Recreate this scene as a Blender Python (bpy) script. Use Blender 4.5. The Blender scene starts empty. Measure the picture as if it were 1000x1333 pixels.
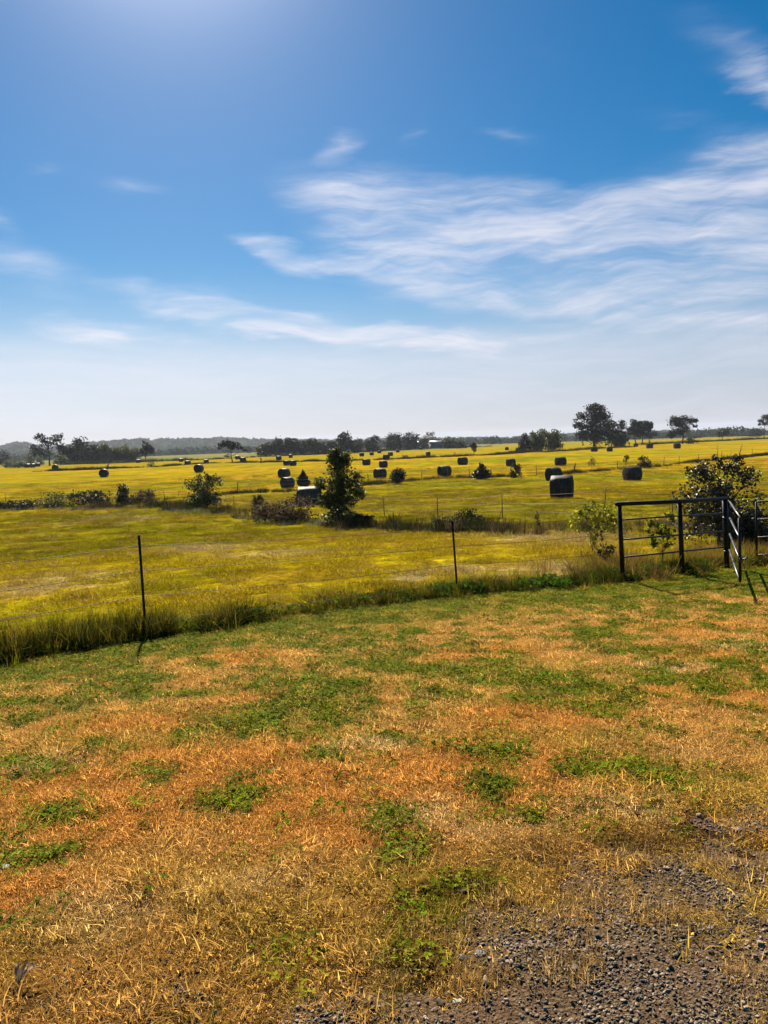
import bpy, math, numpy as np
from mathutils import Matrix, Vector
# ------------------------------------------------------------------ camera, sky, sun, exposure
SC = bpy.context.scene
COL = SC.collection
EYE = 1.65
PITCH, ROLL = 0.0951533, 0.0349857
SUN_EL, SUN_AZ = math.radians(38.0), math.radians(-14.0)      # azimuth from +Y towards +X
SUN_STRENGTH, SKY_STRENGTH = 5.0, 0.05
cam_d = bpy.data.cameras.new('camera'); cam = bpy.data.objects.new('camera', cam_d); COL.objects.link(cam)
cam_d.sensor_fit = 'HORIZONTAL'; cam_d.sensor_width = 36; cam_d.lens = 36
cam_d.clip_start = 0.05; cam_d.clip_end = 20000
f = Vector((0, math.cos(PITCH), -math.sin(PITCH))); r0 = Vector((1, 0, 0)); u0 = r0.cross(f)
r = r0*math.cos(ROLL) - u0*math.sin(ROLL); u = u0*math.cos(ROLL) + r0*math.sin(ROLL)
cam.matrix_world = Matrix(((r.x, u.x, -f.x, 0), (r.y, u.y, -f.y, 0), (r.z, u.z, -f.z, EYE), (0, 0, 0, 1)))
SC.camera = cam
SC.view_settings.view_transform = 'Standard'; SC.view_settings.look = 'None'
SC.view_settings.exposure = 1.02; SC.view_settings.gamma = 1.0
SC.cycles.max_bounces = 6; SC.cycles.diffuse_bounces = 0; SC.cycles.glossy_bounces = 2
SC.cycles.transmission_bounces = 3; SC.cycles.volume_bounces = 0; SC.cycles.transparent_max_bounces = 4

sun_d = bpy.data.lights.new('sun', 'SUN'); sun = bpy.data.objects.new('sun', sun_d); COL.objects.link(sun)
sun_d.energy = SUN_STRENGTH; sun_d.angle = math.radians(0.53); sun_d.color = (1.0, 0.90, 0.74)
sd = Vector((math.cos(SUN_EL)*math.sin(SUN_AZ), math.cos(SUN_EL)*math.cos(SUN_AZ), math.sin(SUN_EL)))
sun.rotation_euler = sd.to_track_quat('Z', 'Y').to_euler()

class NT:                                   # small helper to write node trees
    def __init__(s, tree): s.t = tree; s.n = tree.nodes; s.l = tree.links
    def add(s, typ, **k):
        n = s.n.new(typ)
        for a, v in k.items():
            if a.startswith('i_'):
                key = a[2:]; key = int(key) if key.isdigit() else key.replace('_', ' ')
                s.set(n.inputs[key], v)
            else: setattr(n, a, v)
        return n
    def set(s, sock, v):
        if isinstance(v, bpy.types.NodeSocket): s.l.new(v, sock)
        else: sock.default_value = v
    def math(s, op, a, b=None, c=None, clamp=False):
        n = s.n.new('ShaderNodeMath'); n.operation = op; n.use_clamp = clamp
        for i, v in enumerate((a, b, c)):
            if v is not None: s.set(n.inputs[i], v)
        return n.outputs[0]
    def mix(s, f, a, b, mode='MIX'):
        n = s.n.new('ShaderNodeMix'); n.data_type = 'RGBA'; n.blend_type = mode
        s.set(n.inputs[0], f); s.set(n.inputs[6], a); s.set(n.inputs[7], b); return n.outputs[2]
    def noise(s, vec, scale, detail=4, rough=.55, dist=0.0, col=False):
        n = s.n.new('ShaderNodeTexNoise'); s.set(n.inputs['Vector'], vec)
        n.inputs['Scale'].default_value = scale; n.inputs['Detail'].default_value = detail
        n.inputs['Roughness'].default_value = rough; n.inputs['Distortion'].default_value = dist
        return n.outputs['Color' if col else 'Fac']
    def ramp(s, fac, stops, interp='LINEAR'):
        n = s.n.new('ShaderNodeValToRGB'); s.set(n.inputs[0], fac); e = n.color_ramp.elements
        n.color_ramp.interpolation = interp
        while len(e) < len(stops): e.new(.5)
        for q, (p, c) in zip(e, stops): q.position = p; q.color = tuple(c) + (1,)*(4-len(c)) if hasattr(c, '__len__') else (c, c, c, 1)
        return n.outputs[0]
    def smooth(s, v, a, b):
        n = s.n.new('ShaderNodeMapRange'); n.interpolation_type = 'SMOOTHSTEP'
        s.set(n.inputs[0], v); n.inputs[1].default_value = a; n.inputs[2].default_value = b
        return n.outputs[0]

world = bpy.data.worlds.new('World'); SC.world = world; world.use_nodes = True
CLOUD = [(12.71, 12.44, 12.88, 3.2, -3.1, 1.0), (4.1, 16.42, 10.31, 1.79, -8.7, 1.0), (21.84, 15.34, 7.43, 2.42, 5.1, 0.9), (6.15, 10.55, 13.41, 1.8, -11.7, 0.8), (19.9, 10.03, 10.14, 3.04, -5.4, 1.05), (18.41, 12.16, 9.92, 3.51, -6.9, 0.7), (-3.05, 17.49, 3.32, 0.88, 0.4, 0.3), (-0.4, 14.7, 6.1, 1.33, -13.4, 0.85), (25.55, 16.06, 3.48, 1.37, -3.8, 0.8), (-13.76, 10.03, 5.07, 1.05, -9.9, 1.1), (-8.99, 8.6, 6.08, 0.92, -10.8, 1.1), (-1.8, 7.59, 8.43, 0.82, -5.1, 1.1), (7.17, 6.96, 7.61, 0.76, -4.2, 0.9), (-20.03, 7.95, 4.03, 0.88, -4.6, 1.0), (-8.45, 13.7, 2.52, 0.71, 1.7, 0.85), (-16.9, 17.36, 2.33, 0.76, -1.9, 0.5), (-24.08, 11.62, 4.22, 1.68, -10.1, 0.6), (-24.77, 14.52, 1.26, 0.67, -6.0, 0.5), (-21.49, 18.05, 1.74, 0.54, 4.5, 0.35), (-2.11, 20.09, 1.96, 0.76, 15.7, 0.55), (2.59, 20.64, 0.68, 1.06, -57.9, 0.35), (9.92, 20.39, 2.46, 0.55, -9.6, 0.45), (24.58, 22.46, 5.2, 1.31, -36.2, 0.5), (25.94, 20.78, 2.37, 0.85, -40.4, 0.45), (21.35, 19.89, 3.38, 0.68, -18.2, 0.3), (23.31, 7.31, 5.0, 0.65, -1.3, 0.75), (-13.89, 7.78, 3.19, 0.64, -10.4, 0.5), (-2.18, 11.92, 6.14, 0.74, -9.5, 0.7), (12.9, 24.88, 3.12, 0.83, -22.9, 0.12)]
def build_world():
    w = NT(world.node_tree); w.n.clear()
    sky = w.add('ShaderNodeTexSky', sky_type='NISHITA', sun_disc=False, sun_elevation=SUN_EL,
                sun_rotation=SUN_AZ, altitude=300, air_density=1.0, dust_density=0.32, ozone_density=3.0)
    tc = w.add('ShaderNodeTexCoord').outputs['Generated']
    xyz = w.add('ShaderNodeSeparateXYZ', i_0=tc)
    az = w.math('MULTIPLY', w.math('ARCTAN2', xyz.outputs[0], xyz.outputs[1]), 57.29578)
    el = w.math('MULTIPLY', w.math('ARCSINE', xyz.outputs[2]), 57.29578)
    v = w.add('ShaderNodeCombineXYZ', i_0=az, i_1=el).outputs[0]
    def voff(vec, col, amt):
        a = w.add('ShaderNodeVectorMath', operation='SUBTRACT', i_0=col, i_1=(.5, .5, .5)).outputs[0]
        a = w.add('ShaderNodeVectorMath', operation='MULTIPLY', i_0=a, i_1=amt).outputs[0]
        return w.add('ShaderNodeVectorMath', operation='ADD', i_0=vec, i_1=a).outputs[0]
    v1 = voff(v, w.noise(v, .10, 2, .5, col=True), (5, 3.0, 0))
    v1 = voff(v1, w.noise(w.add('ShaderNodeMapping', i_Vector=v, i_Rotation=(0, 0, math.radians(10)), i_Scale=(.18, .8, 1)).outputs[0], 1.0, 5, .6, col=True), (3.5, 2.0, 0))
    tot = None
    for (A, E_, a, b, r_, wt) in CLOUD:
        m = w.add('ShaderNodeMapping', vector_type='TEXTURE', i_Vector=v1, i_Location=(A, E_, 0), i_Rotation=(0, 0, math.radians(r_)), i_Scale=(a*1.4, b*1.5, 1))
        g = w.add('ShaderNodeTexGradient', gradient_type='SPHERICAL', i_Vector=m.outputs[0]).outputs[1]
        tot = w.math('MULTIPLY', g, wt) if tot is None else w.math('MULTIPLY_ADD', g, wt, tot)
    # wispy streaks, long across the wind
    m = w.add('ShaderNodeMapping', i_Vector=voff(v, w.noise(v, .07, 2, .5, col=True), (7, 7, 0)), i_Rotation=(0, 0, math.radians(9)), i_Scale=(.055, .50, 1))
    st = w.noise(m.outputs[0], 1.0, 9, .64, .15)
    m2 = w.add('ShaderNodeMapping', i_Vector=voff(v, w.noise(v, .2, 2, .5, col=True), (3, 2.5, 0)), i_Rotation=(0, 0, math.radians(-4)), i_Scale=(.13, .85, 1))
    st2 = w.noise(m2.outputs[0], 1.0, 7, .62, .1)
    s = w.math('ADD', w.math('MULTIPLY', st, .65), w.math('MULTIPLY', st2, .35))
    s = w.smooth(s, .36, .70)
    body = w.smooth(tot, .05, 1.0)
    dens = w.math('MULTIPLY', body, w.math('MULTIPLY_ADD', s, .82, .16))
    dens = w.math('MULTIPLY', dens, 1.0, clamp=True)
    dens = w.math('MULTIPLY', dens, w.smooth(el, 1.5, 8))
    # thin veil low over the horizon
    veil = w.math('MULTIPLY', w.math('SUBTRACT', 1.0, w.smooth(el, 2.0, 13.0)), .72)
    lowband = w.math('MULTIPLY', w.math('MULTIPLY', w.math('SUBTRACT', 1.0, w.smooth(el, 5.2, 8.6)), w.math('MULTIPLY_ADD', s, .35, .30)), 1.0)
    hs = w.add('ShaderNodeHueSaturation', i_Hue=.496, i_Saturation=1.5, i_Value=.80, i_Color=sky.outputs[0]).outputs[0]
    dt = w.add('ShaderNodeVectorMath', operation='DOT_PRODUCT', i_0=tc, i_1=tuple(sd)).outputs['Value']
    au = w.math('POWER', w.math('MAXIMUM', dt, 0.0), 120.0)         # aureole of thin haze round the sun
    hs = w.mix(1.0, hs, w.add('ShaderNodeVectorMath', operation='SCALE', i_0=(8.5, 9.0, 9.3), i_Scale=au).outputs[0], 'ADD')
    side = w.smooth(az, -35, 38)                               # the veil is brighter on the sun's side
    vc = w.mix(side, (7.0, 7.45, 8.9, 1), (4.1, 4.6, 6.0, 1))
    c = w.mix(veil, hs, vc)
    cc = w.mix(side, (8.9, 9.0, 9.9, 1), (7.2, 7.4, 8.6, 1))
    c = w.mix(w.math('ADD', dens, lowband, clamp=True), c, cc)
    w.add('ShaderNodeOutputWorld', i_Surface=w.add('ShaderNodeBackground', i_Color=c, i_Strength=SKY_STRENGTH).outputs[0])
build_world()

HAZE_D = 1.0e-4
# ---- positions in metres (x right, y away, z up)
BALES = [(12.4, 53.2, 1.71, -8, 1.18, 'dark round hay bale standing nearest the gate, tall flat front with black side'), (19.6, 88.1, 1.67, 35, 1.1, 'round hay bale half hidden behind the big dark bale nearest the gate'), (32.4, 139.8, 1.61, 10, 1.45, 'small hay bale just up the field behind the pair near the gate'), (27.4, 84.3, 1.6, 12, 1.4, 'round hay bale standing alone between the dark pair and the bushy shrub by the gate'), (64.4, 233.6, 1.65, 8, 1.4, 'left hay bale of the two in front of the big oak'), (67.1, 226.8, 1.61, -5, 1.4, 'right hay bale of the two in front of the big oak'), (102.6, 311.1, 1.44, 0, 1.5, 'tiny dark hay bale under the two slim trunked trees'), (89.0, 255.9, 1.73, 10, 1.4, 'hay bale just right of the two slim trunked trees'), (90.3, 235.5, 1.77, 5, 1.35, 'pale topped hay bale in front of the round tree at the right'), (-0.4, 114.8, 1.55, 15, 1.35, 'hay bale just left of the round dark bush on the middle fence line'), (9.2, 114.5, 1.63, 12, 1.4, 'hay bale with pale top between the round dark bush and the cedar'), (16.8, 160.7, 1.7, 20, 1.3, 'hay bale on the open field straight behind the cedar'), (0.2, 160.3, 1.52, 12, 1.25, 'hay bale directly behind the one beside the round dark bush'), (-3.7, 179.5, 1.56, 10, 1.3, 'hay bale close to the right side of the tall leafy shrub tree'), (23.9, 143.1, 1.52, 8, 1.3, 'sunlit hay bale partly covered by a bush right of the cedar'), (1.2, 219.1, 1.64, 15, 1.2, 'front hay bale of the two that overlap in mid field'), (3.1, 280.5, 1.54, 12, 1.25, 'hay bale beyond the overlapping pair in mid field'), (-7.8, 296.7, 1.54, 10, 1.3, 'leftmost of the row of small bales running back from the tall shrub tree'), (-4.3, 323.0, 1.49, 5, 1.3, 'second of the row of small bales running back from the tall shrub tree'), (-1.3, 387.4, 1.63, 14, 1.3, 'third of the row of small bales running back from the tall shrub tree'), (8.1, 392.4, 1.57, 0, 1.35, 'fourth of the row of small bales running back from the tall shrub tree'), (25.5, 502.9, 1.85, 5, 1.2, 'tiny hay bale at the far field edge below the farm sheds'), (15.6, 260.6, 1.49, 0, 1.25, 'hay bale alone in the far strip between the weeds and the farm sheds'), (54.6, 336.7, 1.53, 0, 1.2, 'left one of two tiny bales on the pale strip left of the bushy grove'), (52.4, 297.2, 1.42, 0, 1.3, 'right one of two tiny bales on the pale strip left of the bushy grove'), (-40.5, 169.7, 1.85, 65, 1.1, 'round hay bale seen end on behind the flowering shrub at left'), (-16.5, 128.7, 1.69, 48, 1.15, 'rear hay bale of the two end to end left of the small cedar'), (-11.7, 94.0, 1.42, 40, 1.2, 'front hay bale of the two end to end left of the small cedar'), (-5.3, 54.8, 1.6, -14, 1.55, 'long pale topped hay bale behind the brown brambles'), (-25.1, 201.5, 1.42, 20, 1.1, 'left hay bale of the touching pair beyond the weed strip at centre left'), (-22.9, 197.3, 1.49, 15, 1.3, 'right hay bale of the touching pair beyond the weed strip at centre left'), (-36.8, 274.4, 1.66, 10, 1.25, "small hay bale in the far strip left of the wood's dark edge"), (-39.2, 330.6, 1.66, 0, 1.2, 'tiny hay bale farther back and right of its neighbour before the central wood'), (-45.9, 253.9, 1.85, 10, 1.15, "hay bale just right of the umbrella shaped tree's trunk"), (-64.8, 345.6, 1.85, 0, 1.3, "hay bale close behind the umbrella shaped tree's trunk"), (-58.8, 257.3, 1.5, 0, 1.3, 'dark hay bale left of the umbrella shaped tree, past the weed strip'), (-62.8, 248.6, 1.46, 18, 1.5, 'pale topped wide hay bale on the weed strip at centre left'), (-88.0, 337.2, 1.57, 5, 1.3, 'small hay bale behind the pale topped wide one at centre left'), (-58.6, 161.8, 1.81, 78, 1.1, 'round hay bale seen end on, alone in the left field before the wood'), (-102.2, 240.6, 1.83, 80, 1.1, 'end on hay bale with light top among the weeds below the windswept tree'), (-152.8, 332.1, 1.83, 20, 1.2, 'left one of three small bales by the hazy bushes at far left'), (-147.9, 326.1, 1.85, 30, 1.1, 'middle one of three small bales by the hazy bushes at far left'), (-156.3, 349.7, 1.85, 0, 1.2, 'right one of three small bales by the hazy bushes at far left'), (-111.8, 353.1, 1.74, 0, 1.3, 'small bright topped hay bale at the foot of the dark tree closing the left wood'), (-23.1, 349.2, 1.57, 0, 1.2, 'left tiny hay bale of two seen through the top of the tall shrub tree'), (-21.8, 358.3, 1.51, 0, 1.1, 'right tiny hay bale of two seen through the top of the tall shrub tree')]
HROW = {'A': [(-4.94, 8.52), (-4.68, 9.05), (-3.91, 9.43), (-3.21, 9.98), (-2.22, 10.63), (-0.65, 11.78), (1.17, 12.74), (2.66, 13.32), (4.4, 14.08), (5.81, 14.86), (7.04, 15.65), (7.84, 15.55), (9.1, 15.56)], 'B': [(-42.76, 76.25), (-36.27, 72.43), (-27.8, 69.41), (-19.19, 63.85), (-9.63, 47.98), (-4.89, 40.44), (-2.07, 33.99), (0.59, 30.64), (2.86, 28.66), (5.27, 27.69), (6.63, 26.45), (10.06, 27.04), (11.74, 23.34)], 'C': [(-22.43, 74.77), (-16.55, 82.99), (-8.45, 85.28), (-1.73, 91.89), (6.48, 105.46), (21.47, 106.45), (42.71, 121.38), (57.75, 136.87), (78.69, 156.79), (98.93, 176.1)], 'D': [(-101.5, 227.07), (-90.83, 228.76), (-69.11, 232.55), (-58.25, 256.45), (-41.41, 247.53), (-10.68, 224.64), (0.53, 222.49), (14.36, 230.49), (33.08, 232.58), (53.1, 262.63)], 'D2': [(53.37, 292.85), (73.31, 279.71)], 'D3': [(147.65, 407.99), (189.98, 440.02), (205.1, 408.88), (221.36, 394.24)], 'E': [(-157.25, 382.15), (-130.59, 366.17), (-111.03, 374.18), (-84.49, 372.4), (-63.17, 402.44), (-29.0, 432.11), (36.24, 578.43), (85.47, 599.97)]}
VEG = {'windswept': (-161.6, 374.6, 16.32, 12.24), 'lefttree': (-203.9, 457.0, 12.76, 12.01), 'palebush': (-162.6, 389.4, 6.33, 8.44), 'hz0': (-231.6, 470.6, 10.49, 9.44), 'hz1': (-168.3, 347.5, 4.25, 6.18), 'hz2': (-157.4, 334.5, 4.44, 8.13), 'hz3': (-187.9, 409.9, 7.21, 7.21), 'hz4': (-173.4, 390.1, 5.55, 5.12), 'wa0': (-166.9, 410.7, 11.53, 10.64), 'wa1': (-159.8, 408.1, 12.49, 11.4), 'wa2': (-152.7, 405.6, 11.27, 9.54), 'wa3': (-146.7, 404.7, 9.69, 8.61), 'wa4': (-141.6, 405.2, 9.01, 8.58), 'wa5': (-136.6, 405.7, 8.78, 8.56), 'wa6': (-131.5, 406.2, 7.69, 7.69), 'walast': (-118.1, 385.2, 10.68, 8.46), 'litbush': (-70.5, 234.1, 2.69, 2.69), 'redweed': (-79.8, 224.0, 1.9, 0.95), 'umbrella': (-50.7, 260.9, 7.84, 10.63), 'umbbush': (-84.7, 421.6, 3.01, 4.3), 'fartree': (-136.1, 788.3, 9.6, 8.0), 'wb0': (-65.9, 434.1, 10.1, 8.78), 'wb1': (-59.2, 432.2, 10.69, 8.73), 'wb2': (-53.1, 432.1, 12.19, 9.58), 'wb3': (-45.9, 429.0, 10.14, 8.63), 'wb4': (-39.4, 427.4, 9.87, 8.59), 'wb5': (-32.9, 426.1, 9.19, 8.55), 'wb6': (-25.9, 423.3, 8.48, 7.63), 'wb7': (-20.0, 423.5, 10.81, 9.33), 'wb8': (-13.1, 420.9, 9.27, 7.58), 'wb9': (-5.1, 456.3, 9.58, 10.95), 'wb10': (8.1, 516.5, 11.11, 13.43), 'wb11': (20.1, 531.9, 11.71, 13.84), 'wb12': (28.7, 526.0, 9.48, 9.48), 'wb13': (45.3, 517.0, 6.75, 10.38), 'wb14': (52.9, 516.2, 6.49, 9.34), 'wispy': (36.2, 578.4, 13.33, 13.91), 'darksmall': (29.4, 246.5, 4.22, 3.48), 'redbush': (22.3, 233.9, 1.53, 1.88), 'grove0': (50.4, 271.9, 6.77, 5.53), 'grove1': (56.5, 279.6, 8.56, 7.42), 'grove2': (63.5, 286.0, 8.93, 8.2), 'oak': (87.8, 318.1, 18.48, 17.16), 'oak2': (100.7, 330.0, 12.77, 11.73), 'oakbush': (100.7, 324.8, 2.04, 4.76), 'slim0': (125.0, 380.0, 12.6, 10.4), 'slim1': (131.3, 388.4, 13.73, 10.66), 'slim2': (129.8, 373.1, 7.5, 7.11), 'rt': (138.3, 353.9, 13.68, 14.44), 'rtbush': (139.8, 348.0, 3.19, 6.0), 'rtbush2': (303.3, 740.3, 4.8, 10.4), 'round': (210.3, 475.6, 8.84, 9.36), 'dome': (348.9, 719.9, 8.4, 16.0), 'edge': (230.9, 465.9, 15.34, 10.4), 'edgebush': (219.9, 449.1, 1.75, 3.0), 'S1': (-2.0, 35.4, 3.55, 1.99), 'S1b': (-1.1, 34.4, 0.55, 1.52), 'bram': (-5.0, 38.5, 1.55, 3.11), 'bram2': (-7.5, 46.0, 1.26, 1.03), 'S2': (-13.4, 57.8, 2.91, 3.56), 'S3': (-23.8, 70.0, 2.37, 2.37), 'S3a': (-27.0, 70.9, 1.97, 3.34), 'S3b': (-22.2, 70.1, 1.69, 2.5), 'S3c': (-30.1, 70.8, 2.08, 3.39), 'S3d': (-33.3, 70.7, 1.56, 3.91), 'ced0': (-9.9, 95.5, 2.16, 1.63), 'ced1': (13.0, 100.7, 2.18, 2.64), 'rb': (1.8, 91.1, 2.05, 2.1), 'S7': (17.7, 102.3, 2.44, 1.87), 'S8': (40.9, 119.8, 2.15, 2.78), 'S8b': (38.6, 121.9, 2.43, 1.15), 'S8c': (32.2, 118.3, 2.21, 1.35), 'redsap': (-37.4, 237.7, 1.68, 0.96), 'weedD1': (6.8, 231.9, 1.04, 3.25), 'Bsh': (3.2, 29.4, 0.86, 1.6), 'Bsh2': (2.2, 29.0, 0.7, 1.28), 'bigr': (9.0, 20.5, 2.68, 2.46), 'bigr2': (9.7, 20.4, 1.17, 1.36), 'yel': (5.2, 18.9, 1.31, 1.22), 'ysap': (5.7, 15.7, 1.4, 0.77), 'fork': (4.6, 15.9, 0.66, 0.4), 'weedr': (5.7, 28.4, 0.75, 0.23)}
POSTS = {'B': [(0.03, 40.22, 1.09), (2.73, 38.99, 0.98), (8.87, 30.97, 1.55), (-20.62, 67.99, 1.14), (-18.73, 65.66, 1.23), (-16.84, 63.22, 1.18), (-10.17, 52.02, 0.95), (-8.34, 49.52, 0.7), (-35.46, 71.97, 1.6), (-31.47, 70.61, 1.24)], 'C': [(-1.73, 91.89, 1.38), (5.24, 103.76, 1.35), (12.36, 108.83, 1.2), (15.25, 107.68, 1.25), (21.38, 106.54, 1.63), (27.52, 110.18, 1.48), (44.88, 122.67, 1.7), (48.12, 124.7, 1.8), (72.8, 151.39, 1.85), (62.45, 141.33, 1.85), (-7.24, 86.16, 1.3)]}
STONES = [(0.51, 2.446, 0.03), (0.489, 2.386, 0.027), (0.268, 2.404, 0.031), (0.207, 2.385, 0.034), (0.24, 2.48, 0.03), (0.171, 2.174, 0.022), (0.358, 2.396, 0.022), (-1.717, 3.207, 0.036), (0.562, 2.323, 0.019), (0.427, 2.368, 0.019)]
LEAF = [-1.237, 2.332]
GREEN = [(-0.55, 6.12, 0.37, 0.39), (-3.2, 7.49, 0.41, 0.46), (-1.96, 6.17, 0.29, 0.26), (-1.26, 5.33, 0.22, 0.21), (-0.85, 5.15, 0.21, 0.16), (-0.72, 4.95, 0.2, 0.13), (0.05, 4.76, 0.24, 0.15), (0.32, 5.18, 0.31, 0.2), (0.85, 6.28, 0.25, 0.29), (1.43, 6.01, 0.31, 0.27), (-2.52, 5.49, 0.13, 0.12), (-2.32, 5.95, 0.26, 0.22), (-1.77, 3.73, 0.25, 0.1), (-1.86, 3.57, 0.1, 0.08), (-0.83, 3.93, 0.1, 0.1), (-0.38, 4.5, 0.14, 0.12), (-1.61, 3.25, 0.11, 0.08), (-1.64, 3.41, 0.11, 0.06), (-0.26, 2.46, 0.15, 0.09), (-0.51, 2.24, 0.18, 0.08), (0.34, 3.16, 0.08, 0.09), (0.22, 2.89, 0.08, 0.1), (-0.76, 2.45, 0.1, 0.05), (-1.64, 4.5, 0.11, 0.11), (0.95, 4.38, 0.22, 0.17), (1.06, 4.11, 0.17, 0.13), (2.03, 4.16, 0.19, 0.14), (1.38, 3.92, 0.17, 0.12), (1.24, 6.3, 0.39, 0.3), (-0.05, 7.14, 0.57, 0.38), (-1.13, 7.01, 0.43, 0.3), (0.3, 4.22, 0.13, 0.08), (-1.81, 4.46, 0.07, 0.08), (0.69, 3.73, 0.11, 0.08), (-1.03, 2.36, 0.13, 0.06), (3.0, 6.92, 0.45, 0.32), (2.24, 6.57, 0.35, 0.27), (-0.28, 3.61, 0.09, 0.05), (-0.8, 3.11, 0.08, 0.05), (-0.05, 2.73, 0.08, 0.05), (1.52, 4.74, 0.3, 0.17), (1.73, 3.48, 0.09, 0.12), (-0.5, 2.61, 0.07, 0.05), (-0.16, 2.66, 0.05, 0.05), (0.98, 2.64, 0.05, 0.05), (0.11, 2.55, 0.05, 0.05)]
ORANGE = [(-1.16, 4.28, 0.98, 0.49), (0.46, 4.08, 0.58, 0.49), (-1.53, 8.01, 0.49, 0.4), (3.55, 9.29, 1.09, 0.86), (-1.14, 6.24, 0.38, 0.23), (-2.03, 4.32, 0.38, 0.45), (-0.05, 3.33, 0.4, 0.16), (-1.39, 3.67, 0.59, 0.31), (1.03, 5.22, 0.64, 0.29), (3.09, 7.31, 0.71, 0.62), (-0.44, 3.73, 0.45, 0.41), (-1.51, 2.95, 0.3, 0.17), (2.36, 5.86, 0.63, 0.38), (-2.04, 5.51, 0.53, 0.19), (0.91, 7.83, 0.63, 0.43)]
STRAW = [(0.14, 3.58, 0.36, 0.19), (0.65, 3.37, 0.38, 0.21), (-1.06, 2.72, 0.41, 0.23), (-0.29, 4.64, 0.51, 0.19), (2.5, 6.91, 0.66, 0.35), (-0.57, 2.89, 0.29, 0.15), (3.74, 8.23, 0.54, 0.44), (0.44, 3.38, 0.27, 0.17), (-2.15, 4.61, 0.41, 0.15), (1.05, 3.53, 0.33, 0.21), (-1.06, 2.57, 0.25, 0.16), (1.76, 4.36, 0.42, 0.21)]
BROWN = [(0.01, 3.17, 0.25, 0.12), (0.12, 2.78, 0.17, 0.11), (0.57, 3.14, 0.19, 0.1), (0.25, 2.89, 0.17, 0.1), (0.99, 3.2, 0.3, 0.14), (-0.11, 2.63, 0.16, 0.1), (0.1, 2.35, 0.14, 0.1), (-0.53, 2.48, 0.08, 0.05), (1.32, 3.27, 0.32, 0.15)]
HAYP = [(0.5, 15.53, 0.34, 0.71), (2.95, 15.58, 1.11, 0.84), (1.63, 16.52, 0.5, 0.53), (4.29, 16.48, 1.02, 0.82), (-7.52, 18.23, 0.79, 0.75), (-7.42, 16.53, 1.27, 0.74), (-18.13, 49.49, 0.74, 3.83), (-14.47, 44.99, 0.76, 1.45), (3.61, 30.12, 0.73, 1.35), (5.45, 24.69, 1.77, 1.94), (-3.35, 21.87, 1.33, 1.05), (-6.12, 25.13, 1.29, 0.99)]
HILL = [(-34.73, 0.0061), (-30.69, 0.00766), (-26.29, 0.00665), (-25.36, 0.00966), (-24.43, 0.0082), (-23.4, 0.00212), (-22.03, 0.00491), (-20.54, 0.00677), (-19.02, 0.00865), (-17.47, 0.00915), (-14.85, 0.00808), (-11.61, 0.00713), (-8.86, 0.00352), (-4.37, 0.0003), (0.19, -0.00099), (5.87, -0.00345), (10.35, -0.00419), (13.62, -0.00279), (19.9, -0.00289), (26.63, -0.00753), (33.07, -0.0081), (36.9, -0.00892)]
GATE = {'gl': [4.4, 14.08], 'gm': [5.81, 14.86], 'gr': [7.04, 15.65], 'tip': [5.46, 11.69], 'r0': [7.9, 16.17], 'r1': [9.43, 16.03]}
# ------------------------------------------------------------------ helpers
RNG = np.random.default_rng(7)
def ngrid(seed, n=256): return np.random.default_rng(seed).random((n, n))
_G = {}
def vn(x, y, sc, seed=0):
    if seed not in _G: _G[seed] = ngrid(seed)
    g = _G[seed]; n = g.shape[0]
    x = np.asarray(x)/sc; y = np.asarray(y)/sc; xi = np.floor(x).astype(int); yi = np.floor(y).astype(int)
    fx = x-xi; fy = y-yi; fx = fx*fx*(3-2*fx); fy = fy*fy*(3-2*fy)
    a = g[xi % n, yi % n]; b = g[(xi+1) % n, yi % n]; c = g[xi % n, (yi+1) % n]; d = g[(xi+1) % n, (yi+1) % n]
    return (a*(1-fx)+b*fx)*(1-fy)+(c*(1-fx)+d*fx)*fy
def fbm(x, y, sc, seed=0, o=4):
    t = 0; a = 1; s = 0
    for i in range(o):
        t = t+a*vn(np.asarray(x)*(.8)+np.asarray(y)*.6, np.asarray(y)*.8-np.asarray(x)*.6, sc, seed+i) if i % 2 else t+a*vn(x, y, sc, seed+i)
        s += a; a *= .55; sc *= .5
    return t/s
def sm(v, a, b):
    t = np.clip((v-a)/(b-a), 0, 1); return t*t*(3-2*t)
DX=np.array([0,1.5,4,7,10,14,19,27,38,50,65,87,115,150,200,250,300,355,430,520,650,900,1300,2000,3500.])
DZ=np.array([1.65,1.67,1.86,2.16,2.48,2.77,3.02,3.48,4.0,4.3,4.95,5.42,5.9,5.95,6.05,6.15,6.5,7.0,7.5,8.2,9.2,11,15,24,34.])
_L=np.log1p(DX/8); _m=np.gradient(DZ,_L)
def drop(d):
    t=np.log1p(np.minimum(np.asarray(d,float),3500.)/8); i=np.clip(np.searchsorted(_L,t)-1,0,len(_L)-2)
    h=_L[i+1]-_L[i]; s=(t-_L[i])/h
    return (2*s**3-3*s**2+1)*DZ[i]+(s**3-2*s**2+s)*h*_m[i]+(-2*s**3+3*s**2)*DZ[i+1]+(s**3-s**2)*h*_m[i+1]

def gz(x, y):
    d = np.hypot(x, y); h = EYE-drop(d)
    return h + (fbm(x, y, 1.3, 11, 3)-.5)*.05*np.clip(d/3, 0, 1) + (fbm(x, y, 9, 15, 3)-.5)*.25*sm(d, 18, 70)
def Z(x, y): return float(gz(np.float64(x), np.float64(y)))

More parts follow.
